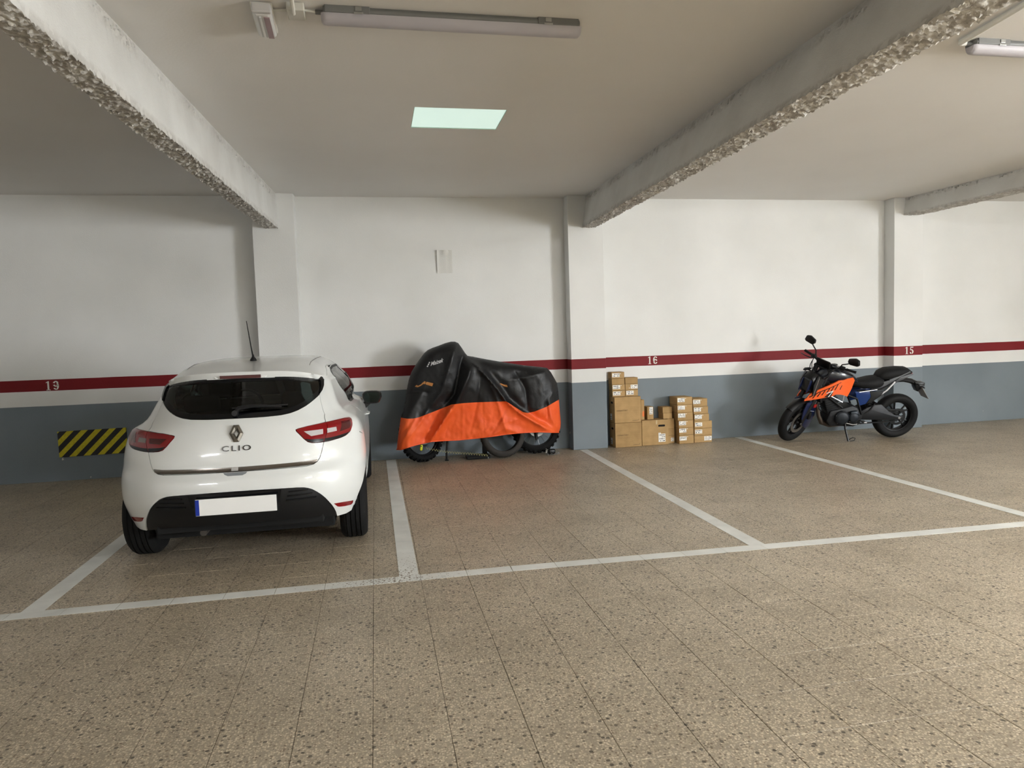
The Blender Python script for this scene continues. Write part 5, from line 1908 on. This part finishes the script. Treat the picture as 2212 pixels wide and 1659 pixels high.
# ------------------------------------------------------------------ naked motorcycle on its side stand
LEAN = math.radians(11)
e1 = Vector((-0.98770528, 0.15632745, 0)); e3 = Vector((-0.15632745, -0.98770528, 0)); ez = Vector((0, 0, 1))
Bz = ez * math.cos(LEAN) + e3 * math.sin(LEAN); Cy = e3 * math.cos(LEAN) - ez * math.sin(LEAN)
MM = Matrix(((e1.x, Cy.x, Bz.x, 6.86), (e1.y, Cy.y, Bz.y, 8.20), (e1.z, Cy.z, Bz.z, 0.004), (0, 0, 0, 1)))
MOTO = empty('motorcycle', label='black, blue and orange naked motorcycle leaning on its side stand', cat='motorcycle', matrix=MM)
K_BLK = mat('moto_black', (9, 9, 11), .36, spec=.4)
K_SAT = mat('moto_satin', (13, 13, 15), .55, spec=.35)
K_SEAT = mat('moto_seat', (20, 20, 21), .7, spec=.3, bump=.15, bscale=140)
K_ORG = mat('moto_orange', (240, 98, 34), .3, coat=.5)
K_BLUE = mat('moto_blue', (14, 26, 62), .3, coat=.5)
K_GREY = mat('moto_grey', (92, 94, 98), .45)
K_STEEL = mat('moto_steel', (150, 148, 146), .3, metal=.9)
K_ALU = mat('moto_alu', (196, 196, 198), .35, metal=.8)
K_EXH = mat('moto_exhaust', (98, 88, 80), .35, metal=.8)
K_ENG = mat('moto_engine', (24, 25, 28), .5, metal=.3)
K_TYRE = mat('moto_tyre', (14, 14, 15), .7, spec=.3, bump=.1, bscale=100)
K_AMB = mat('moto_amber', (196, 130, 40), .3)
K_RED = mat('moto_red', (180, 36, 30), .35)
K_WHITE = mat('moto_white', (226, 226, 224), .4)

def V3(a, b, c=0.0): return Vector((a, c, b))     # along, up, to the left
# steering: axis through the head, turned to the left
SAX = Vector((-.40, 0, .9165)); SPT = V3(1.06, .93)
STEER = Matrix.Translation(SPT) @ Matrix.Rotation(math.radians(32), 4, SAX) @ Matrix.Translation(-SPT)

def plate(name, poly, c0, c1, material, parent=MOTO, bevel=.008, xf=None, smooth=True, seg=2):
    """solid cut from a side-view outline between two lateral positions"""
    m = MB()
    m.prism(poly, c0, c1)
    if xf is not None: m.xf(xf)
    return m.build(name, material, parent, smooth=smooth, bevel=bevel, seg=seg)

def blob(name, secs, material, parent=MOTO, n=16, pw=.75, xf=None):
    """loft of rounded sections; each = (along, z_low, z_high, half_width, centre_c)"""
    m = MB(); out = []
    for a, z0, z1, w, c in secs:
        s = []
        for k in range(n):
            an = 2 * PI * k / n
            cx = math.copysign(abs(math.cos(an)) ** pw, math.cos(an)); cz = math.copysign(abs(math.sin(an)) ** pw, math.sin(an))
            s.append((a, c + w * cx, (z0 + z1) / 2 + (z1 - z0) / 2 * cz))
        out.append(s)
    m.loft(out)
    if xf is not None: m.xf(xf)
    return m.build(name, material, parent, smooth=True, sharp=50)

def moto_wheel(name, a, b, R, width, xf, spokes, rear):
    M = Matrix.Translation(V3(a, b)) @ Matrix.Rotation(math.radians(-90), 4, 'X')
    if xf is not None: M = xf @ M
    hs = width / 2
    prof = [(R - .105, -hs * .62), (R - .085, -hs * .92), (R - .05, -hs)] + [(R - .052 + .052 * math.cos(t), hs * math.sin(t)) for t in [(-1.35 + 2.7 * k / 12) for k in range(13)]] + [(R - .05, hs), (R - .085, hs * .92), (R - .105, hs * .62)]
    t = MB(); t.lathe(prof, 64, M)
    ty = t.build(name, K_TYRE, MOTO, smooth=True, sharp=60)
    rr = R - .100
    r = MB()
    r.lathe([(rr + .006, -hs * .66), (rr - .010, -hs * .60), (rr - .022, -hs * .2), (rr - .022, hs * .2), (rr - .010, hs * .60), (rr + .006, hs * .66)], 56, M)
    for k in range(spokes):
        an = 2 * PI * k / spokes
        for da in (-.20, .20):
            p0 = Vector((.035 * math.cos(an), .035 * math.sin(an), 0)); p1 = Vector(((rr - .012) * math.cos(an + da), (rr - .012) * math.sin(an + da), 0))
            r.tube([M @ p0, M @ ((p0 + p1) / 2 + Vector((.006 * math.cos(an), .006 * math.sin(an), 0))), M @ p1], [.017, .012, .013], 8)
    r.lathe([(0, -.05), (.042, -.05), (.042, .05), (0, .05)], 20, M)
    r.build('rim', K_BLK, ty, smooth=True)
    d = MB(); dr = .115 if rear else .15
    sd = 1
    d.lathe([(dr * .70, .056 * sd), (dr, .056 * sd), (dr, .060 * sd), (dr * .70, .060 * sd)], 48, M, close=True)
    d.build('brake_disc' if not rear else 'sprocket', K_STEEL if not rear else K_SAT, ty)
    c = MB()
    for k in range(6):
        an = 2 * PI * k / 6
        c.tube([M @ Vector((.03 * math.cos(an), .03 * math.sin(an), .05)), M @ Vector((dr * .72 * math.cos(an + .15), dr * .72 * math.sin(an + .15), .057))], .007, 6)
    c.build('disc_carrier', K_SAT, ty, smooth=True)
    x = MB(); x.tube([M @ Vector((0, 0, -.10)), M @ Vector((0, 0, .10))], .012, 12); x.tube([M @ Vector((0, 0, .095)), M @ Vector((0, 0, .112))], .019, 6)
    x.build('axle', K_ALU, ty, smooth=True)
    return ty
moto_wheel('rear_wheel', 0.0, .306, .306, .140, None, 5, True)
moto_wheel('front_wheel', 1.39, .298, .298, .110, STEER, 5, False)

# fork
def st(a, b, c=0.0): return STEER @ V3(a, b, c)
for s in (-1, 1):
    f = MB(); f.tube([st(1.39, .285, .095 * s), st(1.355, .36, .095 * s), st(1.205, .66, .10 * s)], [.024, .024, .026], 14)
    fo = f.build('fork_leg', K_BLK, MOTO, smooth=True)
    f = MB(); f.tube([st(1.205, .66, .10 * s), st(1.045, 1.03, .10 * s)], .031, 14); f.build('fork_tube', K_SAT, fo, smooth=True)
    q = MB(); q.box(st(1.377, .315, .085 * s), (.05, .045, .09), STEER.to_3x3()); q.build('axle_clamp', K_BLK, fo, bevel=.008)
for nm, b_ in (('lower_clamp', .80), ('upper_clamp', 1.0)):
    t_ = (b_ - .66) / (1.03 - .66); a_ = 1.205 + (1.045 - 1.205) * t_
    q = MB(); q.box((0, 0, 0), (.09, .27, .035)); q.xf(STEER @ Matrix.Translation(V3(a_ - .02, b_)) @ Matrix.Rotation(math.radians(-24), 4, 'Y'))
    q.build(nm, K_SAT, MOTO, bevel=.01)
# caliper
q = MB(); q.box(st(1.27, .40, .10), (.06, .06, .11), STEER.to_3x3()); q.build('brake_caliper', K_SAT, MOTO, smooth=True, bevel=.015)

# front mudguard: arched blade with side cheeks
m = MB(); secs = []
for k in range(15):
    an = math.radians(-18 + 150 * k / 14)
    ra = .322 + .006 * math.sin(k / 14 * PI)
    wd = .076 if 2 < k < 12 else .058
    sec = []
    for j in range(9):
        la = -1 + 2 * j / 8
        dr = -.030 * abs(la) ** 2.2
        sec.append(st(1.39 - (ra + dr) * math.cos(an + .0), .298 + (ra + dr) * math.sin(an), wd * la))
    for j in range(8, -1, -1):
        la = -1 + 2 * j / 8
        dr = -.030 * abs(la) ** 2.2 - .006
        sec.append(st(1.39 - (ra + dr) * math.cos(an), .298 + (ra + dr) * math.sin(an), wd * la * .97))
    secs.append(sec)
m.loft(secs); fg = m.build('front_mudguard', K_BLK, MOTO, smooth=True)
for s in (-1, 1):
    plate('mudguard_cheek', [(1.20, .22), (1.26, .19), (1.35, .26), (1.40, .38), (1.40, .50), (1.36, .60), (1.25, .60), (1.15, .50), (1.13, .36)], .084 * s, .100 * s, K_BLUE, fg, .004, STEER)
    plate('cheek_stripe', [(1.165, .425), (1.25, .455), (1.31, .452), (1.31, .459), (1.25, .463), (1.165, .433)], .1005 * s, .1018 * s, mat('stripe_grey', (150, 152, 158), .4), fg, 0, STEER)

# headlamp mask
blob('headlamp', [(1.34, .80, .86, .045, 0), (1.335, .74, .95, .085, 0), (1.27, .70, 1.00, .105, 0), (1.19, .74, .97, .10, 0), (1.12, .80, .94, .07, 0)], K_BLK, xf=STEER, pw=.7)
for s in (-1, 1):
    plate('lamp_cheek', [(1.34, .86), (1.31, .72), (1.24, .665), (1.17, .70), (1.10, .80), (1.09, .88), (1.17, .93), (1.28, .98)], .095 * s, .112 * s, K_GREY if s < 0 else mat('cheek_grey', (40, 42, 42), .4), MOTO, .006, STEER)
    plate('cheek_line', [(1.262, .96), (1.302, .70), (1.310, .70), (1.270, .965)], .1125 * s, .1140 * s, K_ALU, MOTO, 0, STEER)
    # mask fins
    plate('mask_fin', [(1.36, .92), (1.39, .80), (1.40, .74), (1.37, .76), (1.345, .80), (1.325, .90)], .05 * s, .065 * s, K_BLUE, MOTO, .004, STEER)
plate('lamp_glass', [(1.338, .76), (1.345, .76), (1.352, .90), (1.338, .92)], -.06, .06, mat('lamp_glass', (46, 48, 52), .1), MOTO, .003, STEER)
# dashboard and its cowl
plate('dashboard', [(1.085, 1.03), (1.10, 1.10), (1.115, 1.135), (1.095, 1.14), (1.02, 1.065), (1.01, 1.04)], -.10, .10, K_BLK, MOTO, .006, STEER)
for c_ in (-.02, .03, .06):
    q = MB(); q.tube([st(1.0, 1.02, c_), st(.985, 1.075, c_)], .008, 8); q.build('bar_clamp_bolt', K_SAT, MOTO, smooth=True)

# handlebar, grips, levers, mirrors
hb = MB(); hb.tube([st(.955, 1.085, .36), st(.99, 1.08, .22), st(1.02, 1.045, .10), st(1.02, 1.04, 0), st(1.02, 1.045, -.10), st(.99, 1.08, -.22), st(.955, 1.085, -.36)], .012, 12)
bar_o = hb.build('handlebar', K_BLK, MOTO, smooth=True)
for s in (-1, 1):
    g = MB(); g.tube([st(.95, 1.086, .385 * s), st(.962, 1.085, .34 * s), st(.977, 1.083, .265 * s)], [.018, .0165, .0175], 12); g.build('grip', K_SEAT, bar_o, smooth=True)
    g = MB(); g.box(st(.99, 1.082, .215 * s), (.05, .07, .05), STEER.to_3x3() @ Matrix.Rotation(.25 * s, 3, 'Z')); g.build('switch_box', K_SAT, bar_o, smooth=True, bevel=.012)
    g = MB(); g.tube([st(1.02, 1.07, .20 * s), st(1.045, 1.065, .23 * s), st(1.04, 1.06, .31 * s), st(1.015, 1.058, .395 * s)], [.008, .008, .006, .006], 8); g.build('lever', K_BLK, bar_o, smooth=True)
    sm = MB(); sm.tube([st(.99, 1.10, .19 * s), st(.995, 1.17 if s < 0 else 1.13, .205 * s), st(.985, 1.215 if s < 0 else 1.165, .27 * s), st(.975, 1.245 if s < 0 else 1.19, .30 * s)], [.009, .008, .008, .009], 10); mo = sm.build('mirror_stem', K_BLK, bar_o, smooth=True)
    # mirror head: flat faceted pod
    pts = [(-.075, -.035), (-.05, -.052), (.055, -.045), (.082, -.010), (.070, .035), (-.02, .052), (-.070, .028)]
    mm = MB(); mm.prism([(x * s, z) for x, z in pts], -.016, .022)
    mm.xf(Matrix.Translation(st(.965, 1.27 if s < 0 else 1.215, .335 * s)) @ STEER.to_3x3().to_4x4() @ Matrix.Rotation(math.radians(-90), 4, 'Z') @ Matrix.Rotation(math.radians(12 * s), 4, 'Y'))
    mm.build('mirror', K_BLK, mo, smooth=True, bevel=.010)
ig = MB(); ig.tube([st(1.12, .93, -.11), st(1.15, .94, -.17)], .008, 8); ig.build('indicator_stem', K_BLK, MOTO, smooth=True)
for s in (-1, 1):
    blob('indicator', [(1.25, .955, .975, .006, .15 * s), (1.22, .945, .985, .014, .15 * s), (1.16, .945, .98, .014, .14 * s), (1.12, .952, .972, .007, .13 * s)], K_BLK, xf=STEER)
# cables and hoses
for k, pth in enumerate(([st(1.03, 1.08, -.18), st(1.16, 1.0, -.13), st(1.15, .88, -.06), V3(1.04, .82, -.04)], [st(1.03, 1.08, .18), st(1.13, 1.02, .14), st(1.12, .86, .08), V3(1.02, .80, .06)], [st(1.10, 1.08, -.15), st(1.20, 1.04, -.08), st(1.19, .95, -.03), st(1.15, .86, 0)])):
    q = MB(); P_ = [Vector(p) for p in pth]
    cv = []
    for i in range(len(P_) - 1):
        p0 = P_[max(i - 1, 0)]; p1 = P_[i]; p2 = P_[i + 1]; p3 = P_[min(i + 2, len(P_) - 1)]
        for t in (0, .25, .5, .75):
            cv.append(0.5 * ((2 * p1) + (-p0 + p2) * t + (2 * p0 - 5 * p1 + 4 * p2 - p3) * t * t + (-p0 + 3 * p1 - 3 * p2 + p3) * t ** 3))
    cv.append(P_[-1])
    q.tube(cv, .005, 6); q.build('cable', K_SAT, MOTO, smooth=True)

# frame: trellis tubes in pale steel and dark
fr = MB()
for s in (-1, 1):
    fr.tube([V3(1.08, .90, .04 * s), V3(.95, .74, .12 * s), V3(.62, .60, .13 * s), V3(.53, .38, .12 * s)], .014, 10)
    fr.tube([V3(1.10, .80, .04 * s), V3(.98, .62, .11 * s), V3(.80, .48, .12 * s)], .013, 10)
fr.build('frame', K_SAT, MOTO, smooth=True)
for s in (-1, 1):
    q = MB(); q.tube([V3(.985, .655, .145 * s), V3(.82, .565, .148 * s)], .007, 8); q.tube([V3(.80, .655, .135 * s), V3(.82, .565, .146 * s)], .006, 8)
    q.build('frame_tube', K_ALU, MOTO, smooth=True)
    q = MB(); q.tube([V3(.62, .70, .12 * s), V3(.42, .705, .115 * s), V3(.30, .715, .11 * s), V3(.20, .76, .105 * s), V3(.06, .86, .095 * s), V3(-.10, .925, .085 * s)], [.012, .012, .012, .012, .011, .010], 10)
    q.build('subframe_rail', K_BLK, MOTO, smooth=True)
    q = MB(); q.tube([V3(.36, .595, .115 * s), V3(.22, .70, .118 * s), V3(.12, .81, .11 * s)], [.010, .012, .014], 10)
    q.build('subframe_strut', K_ALU, MOTO, smooth=True)
    q = MB(); q.tube([V3(.60, .690, .135 * s), V3(.36, .716, .13 * s)], .006, 8); q.build('side_trim', K_ALU, MOTO, smooth=True)
    q = MB(); q.tube([V3(.20, .835, .115 * s), V3(.05, .885, .11 * s), V3(-.08, .935, .095 * s)], .009, 8); q.build('grab_rail', K_GREY, MOTO, smooth=True)

# tank, shrouds, seat
blob('fuel_tank', [(1.13, .86, .93, .07, 0), (1.06, .82, 1.01, .12, 0), (.95, .80, 1.045, .145, 0), (.82, .80, 1.02, .145, 0), (.72, .80, .965, .125, 0), (.64, .79, .90, .10, 0), (.60, .79, .85, .085, 0)], mat('tank_dark', (16, 22, 34), .3, coat=.4), pw=.8)
q = MB(); q.lathe([(0, .012), (.035, .012), (.042, 0)], 20, Matrix.Translation(V3(.90, 1.04))); q.build('fuel_cap', K_BLK, MOTO, smooth=True)
SHR = [(1.325, .590), (1.25, .700), (1.15, .755), (1.034, .805), (.90, .868), (.84, .868), (.78, .885), (.70, .892), (.672, .852), (.705, .742), (.757, .638), (.81, .660), (.867, .676), (.925, .680), (.985, .655), (1.08, .640), (1.16, .622)]
for s in (-1, 1):
    m = MB()
    n_ = len(SHR)
    def shc(a, b_): return .118 + .05 * math.sin(min(1, max(0, (a - .66) / .66)) * PI) + .03 * max(0, (b_ - .75))
    outer = [(a, shc(a, b_) * s, b_) for a, b_ in SHR]; inner_ = [(a, (shc(a, b_) - .018) * s, b_) for a, b_ in SHR]
    v2, t2 = cdt_fill(densify(SHR, .03), (), .03)
    fn_ = lambda a, b_: V3(a, b_, shc(a, b_) * s)
    nm_ = lambda a, b_: ((fn_(a + .01, b_) - fn_(a - .01, b_)).cross(fn_(a, b_ + .01) - fn_(a, b_ - .01))).normalized() * (-s if True else s)
    def nmf(a, b_):
        n0 = (fn_(a + .01, b_) - fn_(a - .01, b_)).cross(fn_(a, b_ + .01) - fn_(a, b_ - .01)).normalized()
        return n0 if n0.y * s > 0 else -n0
    sh = link(skin_mesh('side_shroud', v2, t2, fn_, nmf, 0.0, .02), 'side_shroud', K_ORG, MOTO)
    def decal(nm, pts, material, o=.002):
        v_, t_ = cdt_fill(densify(pts, .02), (), .05)
        link(skin_mesh(nm, v_, t_, fn_, nmf, o, .001), nm, material, sh)
    decal('decal_line', [(1.27, .648), (1.15, .722), (1.0, .785), (.87, .845), (.87, .838), (1.0, .775), (1.15, .710), (1.26, .640)], K_BLK)
    for k in range(6):
        a0 = 1.23 - .055 * k; b0 = .632 + .022 * k
        decal('decal_bar', [(a0, b0), (a0 - .012, b0 - .002), (a0 - .050, b0 + .055 + .004 * k), (a0 - .038, b0 + .056 + .004 * k)], K_BLK)
    decal('decal_patch', [(1.085, .648), (1.02, .705), (.965, .735), (.99, .66), (1.03, .648)], K_BLK, .0022)
    decal('decal_white', [(1.035, .650), (1.022, .650), (.962, .738), (1.06, .705), (1.055, .698), (.985, .718)], K_WHITE, .0030)
    decal('decal_slash', [(.885, .742), (.875, .742), (.85, .80), (.86, .80)], K_BLK)
    # dark inner panel above the shroud and blue radiator cheek
    plate('inner_shroud', [(1.25, .705), (1.22, .80), (1.10, .90), (.98, .90), (.86, .87), (1.03, .80), (1.15, .755)], .085 * s, .105 * s, K_BLK, MOTO, .006)
    plate('radiator_cheek', [(1.26, .70), (1.245, .78), (1.19, .84), (1.15, .77)], .105 * s, .118 * s, K_BLUE, MOTO, .004)
    plate('side_cover', [(.64, .66), (.66, .70), (.40, .70), (.30, .68), (.34, .61), (.46, .53), (.58, .50), (.62, .58)], .105 * s, .135 * s, mat('side_blue', (18, 50, 108), .3, coat=.4) , MOTO, .012)
    plate('side_cover_dark', [(.46, .70), (.27, .69), (.30, .63), (.42, .545), (.50, .52), (.44, .62)], .12 * s, .142 * s, K_SAT, MOTO, .010)
    plate('tail_side', [(.42, .695), (.30, .80), (.10, .86), (-.10, .91), (-.13, .90), (.05, .815), (.20, .735), (.28, .690)], .088 * s, .105 * s, K_GREY if s < 0 else mat('tail_grey', (70, 71, 74), .45), MOTO, .006)
plate('radiator', [(1.14, .80), (1.11, .56), (1.08, .56), (1.10, .80)], -.13, .13, K_SAT, MOTO, .004)
blob('seat', [(.66, .76, .83, .07, 0), (.60, .74, .835, .09, 0), (.50, .715, .845, .125, 0), (.40, .71, .865, .14, 0), (.31, .72, .875, .13, 0), (.25, .745, .84, .10, 0)], K_SEAT, pw=.7)
blob('pillion_seat', [(.325, .835, .885, .06, 0), (.28, .825, .94, .10, 0), (.19, .83, .975, .125, 0), (.05, .855, .985, .12, 0), (-.06, .89, .98, .10, 0), (-.105, .91, .95, .07, 0)], K_SEAT, pw=.65)
blob('tail_unit', [(.20, .77, .83, .08, 0), (.05, .80, .86, .085, 0), (-.08, .86, .915, .075, 0), (-.14, .90, .925, .05, 0)], K_SAT)
b = MB(); b.box(V3(-.138, .905), (.012, .09, .022)); b.build('tail_lamp', K_RED, MOTO, bevel=.004)
# number-plate hanger
hg = MB(); hg.tube([V3(.04, .80), V3(-.06, .805), V3(-.16, .785), V3(-.24, .745), V3(-.30, .68)], [.030, .032, .034, .036, .028], 10); ho = hg.build('plate_hanger', K_BLK, MOTO, smooth=True)
plate('hanger_tip', [(-.20, .775), (-.33, .765), (-.335, .74), (-.30, .725), (-.34, .70), (-.345, .68), (-.29, .69), (-.25, .64), (-.215, .70)], -.05, .05, K_BLK, ho, .006)
b = MB(); b.box((0, 0, 0), (.008, .17, .19)); b.xf(Matrix.Translation(V3(-.335, .625)) @ Matrix.Rotation(math.radians(34), 4, 'Y')); b.build('rear_number_plate', mat('rear_plate', (140, 136, 134), .5), ho, bevel=.003)
b = MB(); b.box((0, 0, 0), (.02, .06, .05)); b.xf(Matrix.Translation(V3(-.325, .66)) @ Matrix.Rotation(math.radians(34), 4, 'Y')); b.build('plate_lamp', K_BLK, ho, bevel=.004)
for s in (-1, 1):
    q = MB(); q.tube([V3(-.22, .75, .04 * s), V3(-.23, .75, .12 * s)], .007, 8); q.tube([V3(-.20, .75, .13 * s), V3(-.27, .752, .13 * s)], [.014, .010], 8); q.build('rear_indicator', K_BLK, ho, smooth=True)

# engine
plate('crankcase', [(1.00, .30), (.94, .225), (.62, .205), (.53, .24), (.50, .36), (.55, .46), (.66, .50), (.82, .46), (.95, .44)], -.12, .12, K_ENG, MOTO, .025)
cyl = MB(); cyl.box((0, 0, 0), (.17, .19, .26)); cyl.xf(Matrix.Translation(V3(.93, .52)) @ Matrix.Rotation(math.radians(18), 4, 'Y')); cyl.build('cylinder', K_ENG, MOTO, smooth=True, bevel=.02)
for k in range(5):
    f_ = MB(); f_.box((0, 0, 0), (.185, .205, .007)); f_.xf(Matrix.Translation(V3(.93 + .0 + (k - 2) * .010, .53 + (k - 2) * .030)) @ Matrix.Rotation(math.radians(18), 4, 'Y')); f_.build('cooling_fin', K_SAT, MOTO, bevel=.002)
hd = MB(); hd.box((0, 0, 0), (.19, .20, .10)); hd.xf(Matrix.Translation(V3(.985, .64)) @ Matrix.Rotation(math.radians(18), 4, 'Y')); hd.build('cylinder_head', K_ENG, MOTO, smooth=True, bevel=.02)
for (a, b_, r_, nm) in ((.80, .345, .095, 'generator_cover'), (.645, .345, .075, 'sprocket_cover')):
    q = MB(); q.lathe([(0, .175), (r_ * .62, .174), (r_ * .85, .166), (r_, .148), (r_, .10)], 32, Matrix.Translation(V3(a, b_)) @ Matrix.Rotation(math.radians(-90), 4, 'X')); co = q.build(nm, mat(nm, (24, 29, 36), .45, metal=.3), MOTO, smooth=True)
    for k in range(5):
        an = 2 * PI * k / 5 + .4
        w_ = MB(); w_.lathe([(0, .007), (.007, .007), (.007, 0)], 8, Matrix.Translation(V3(a + r_ * .94 * math.cos(an), b_ + r_ * .94 * math.sin(an), .145)) @ Matrix.Rotation(math.radians(-90), 4, 'X')); w_.build('bolt', K_STEEL, co)
plate('gear_case', [(.70, .43), (.60, .44), (.585, .30), (.68, .29)], .10, .165, mat('gear_case', (38, 45, 52), .4, metal=.3), MOTO, .015)
ex = MB(); ex.tube([V3(1.06, .60, .02), V3(1.10, .50, .04), V3(1.075, .36, .05), V3(1.02, .26, .03), V3(.90, .215, 0), V3(.74, .20, -.06), V3(.55, .24, -.12)], [.022, .023, .026, .034, .040, .04, .04], 14); ex.build('exhaust_pipe', K_EXH, MOTO, smooth=True)
ex = MB(); ex.tube([V3(.56, .25, -.13), V3(.40, .30, -.16), V3(.16, .36, -.17)], [.045, .052, .048], 16); ex.build('silencer', K_SAT, MOTO, smooth=True)
q = MB(); q.tube([V3(1.07, .58, .10), V3(1.12, .54, .11), V3(1.11, .47, .11), V3(1.06, .44, .10)], .007, 8); q.build('water_hose', K_SAT, MOTO, smooth=True)
h_ = MB(); h_.box(V3(1.115, .66, .0), (.06, .08, .05)); h_.build('horn', K_SAT, MOTO, smooth=True, bevel=.015)
q = MB(); q.box(st(1.19, .52, .105), (.05, .02, .045), STEER.to_3x3()); q.build('red_clip', K_RED, MOTO, bevel=.006)
q = MB(); q.box(st(1.105, .325, .07), (.03, .012, .05), STEER.to_3x3()); q.build('amber_reflector', K_AMB, MOTO, bevel=.006)

# swingarm, chain, shock, inner mudguard
for s in (-1, 1):
    plate('swingarm', [(.56, .40), (.56, .30), (.36, .29), (.10, .275), (-.04, .275), (-.05, .33), (.06, .345), (.16, .41), (.26, .50), (.36, .50), (.46, .46)], (.085 if s > 0 else -.085), (.112 if s > 0 else -.112), mat('swing_grey', (30, 31, 34), .45, metal=.4) if s > 0 else K_SAT, MOTO, .01)
sk = MB(); sk.tube([V3(.40, .42, 0), V3(.30, .66, 0)], .02, 12)
for k in range(22 * 6 + 1):
    pass
coil = []
for k in range(7 * 10 + 1):
    t = k / 70; an = 2 * PI * 7 * t
    c0 = V3(.395, .44).lerp(V3(.31, .635), t)
    coil.append(c0 + Vector((.032 * math.cos(an) * .92, .032 * math.sin(an), .032 * math.cos(an) * .38)))
sk.build('shock_absorber', K_SAT, MOTO, smooth=True)
q = MB(); q.tube(coil, .006, 6); q.build('shock_spring', K_SAT, MOTO, smooth=True)
ch = MB()
for dz in (.115, -.115):
    ch.box(V3(.30, .315 + dz * (.62 if dz > 0 else .62)), (.60, .014, .016), Matrix.Rotation(math.radians(-2 if dz > 0 else 2), 3, 'Y'))
    ch.v[-8:] = [(x, y + .075, z) for x, y, z in ch.v[-8:]]
ch.build('drive_chain', K_SAT, MOTO)
plate('chain_guard', [(.42, .455), (.10, .425), (-.09, .41), (-.10, .395), (.10, .40), (.42, .425)], .065, .095, K_SAT, MOTO, .004)
m = MB(); secs = []
for k in range(10):
    an = math.radians(-5 + 120 * k / 9)
    ra = .330
    sec = [(ra * math.cos(an), y, .306 + ra * math.sin(an)) for y in (-.075, 0, .075)] + [((ra + .008) * math.cos(an), y, .306 + (ra + .008) * math.sin(an)) for y in (.075, 0, -.075)]
    secs.append(sec)
m.loft([s_ for s_ in secs[0:4]]); m.build('inner_mudguard', K_SAT, MOTO, smooth=True)

# stand, pegs
ks = MB(); ks.tube([V3(.735, .255, .11), V3(.745, .20, .145), V3(.715, .03, .205)], [.016, .014, .012], 10); ko = ks.build('side_stand', K_BLK, MOTO, smooth=True)
foot = V3(.71, .0, .0)
q = MB(); q.box(V3(.705, .022, .207), (.07, .045, .010), Matrix.Rotation(LEAN, 3, 'X')); q.build('stand_foot', K_BLK, ko, bevel=.003)
q = MB(); q.tube([V3(.712, .055, .195), V3(.66, .085, .20), V3(.625, .075, .20), V3(.635, .045, .20), V3(.69, .035, .20)], .005, 6); q.build('stand_tang', K_BLK, ko, smooth=True)
for s in (-1, 1):
    q = MB(); q.tube([V3(.56, .30, .10 * s), V3(.54, .295, .19 * s)], .010, 8); q.box(V3(.535, .30, .20 * s), (.045, .09, .016)); q.build('footpeg', K_STEEL, MOTO, bevel=.003)
    q = MB(); q.tube([V3(.52, .36, .10 * s), V3(.42, .43, .12 * s), V3(.36, .52, .115 * s)], .009, 8); q.build('peg_bracket', K_SAT, MOTO, smooth=True)
q = MB(); q.tube([V3(.74, .27, .14), V3(.66, .255, .17), V3(.60, .265, .18)], .006, 8); q.tube([V3(.60, .265, .165), V3(.60, .265, .205)], .008, 8); q.build('gear_lever', K_STEEL, MOTO, smooth=True)
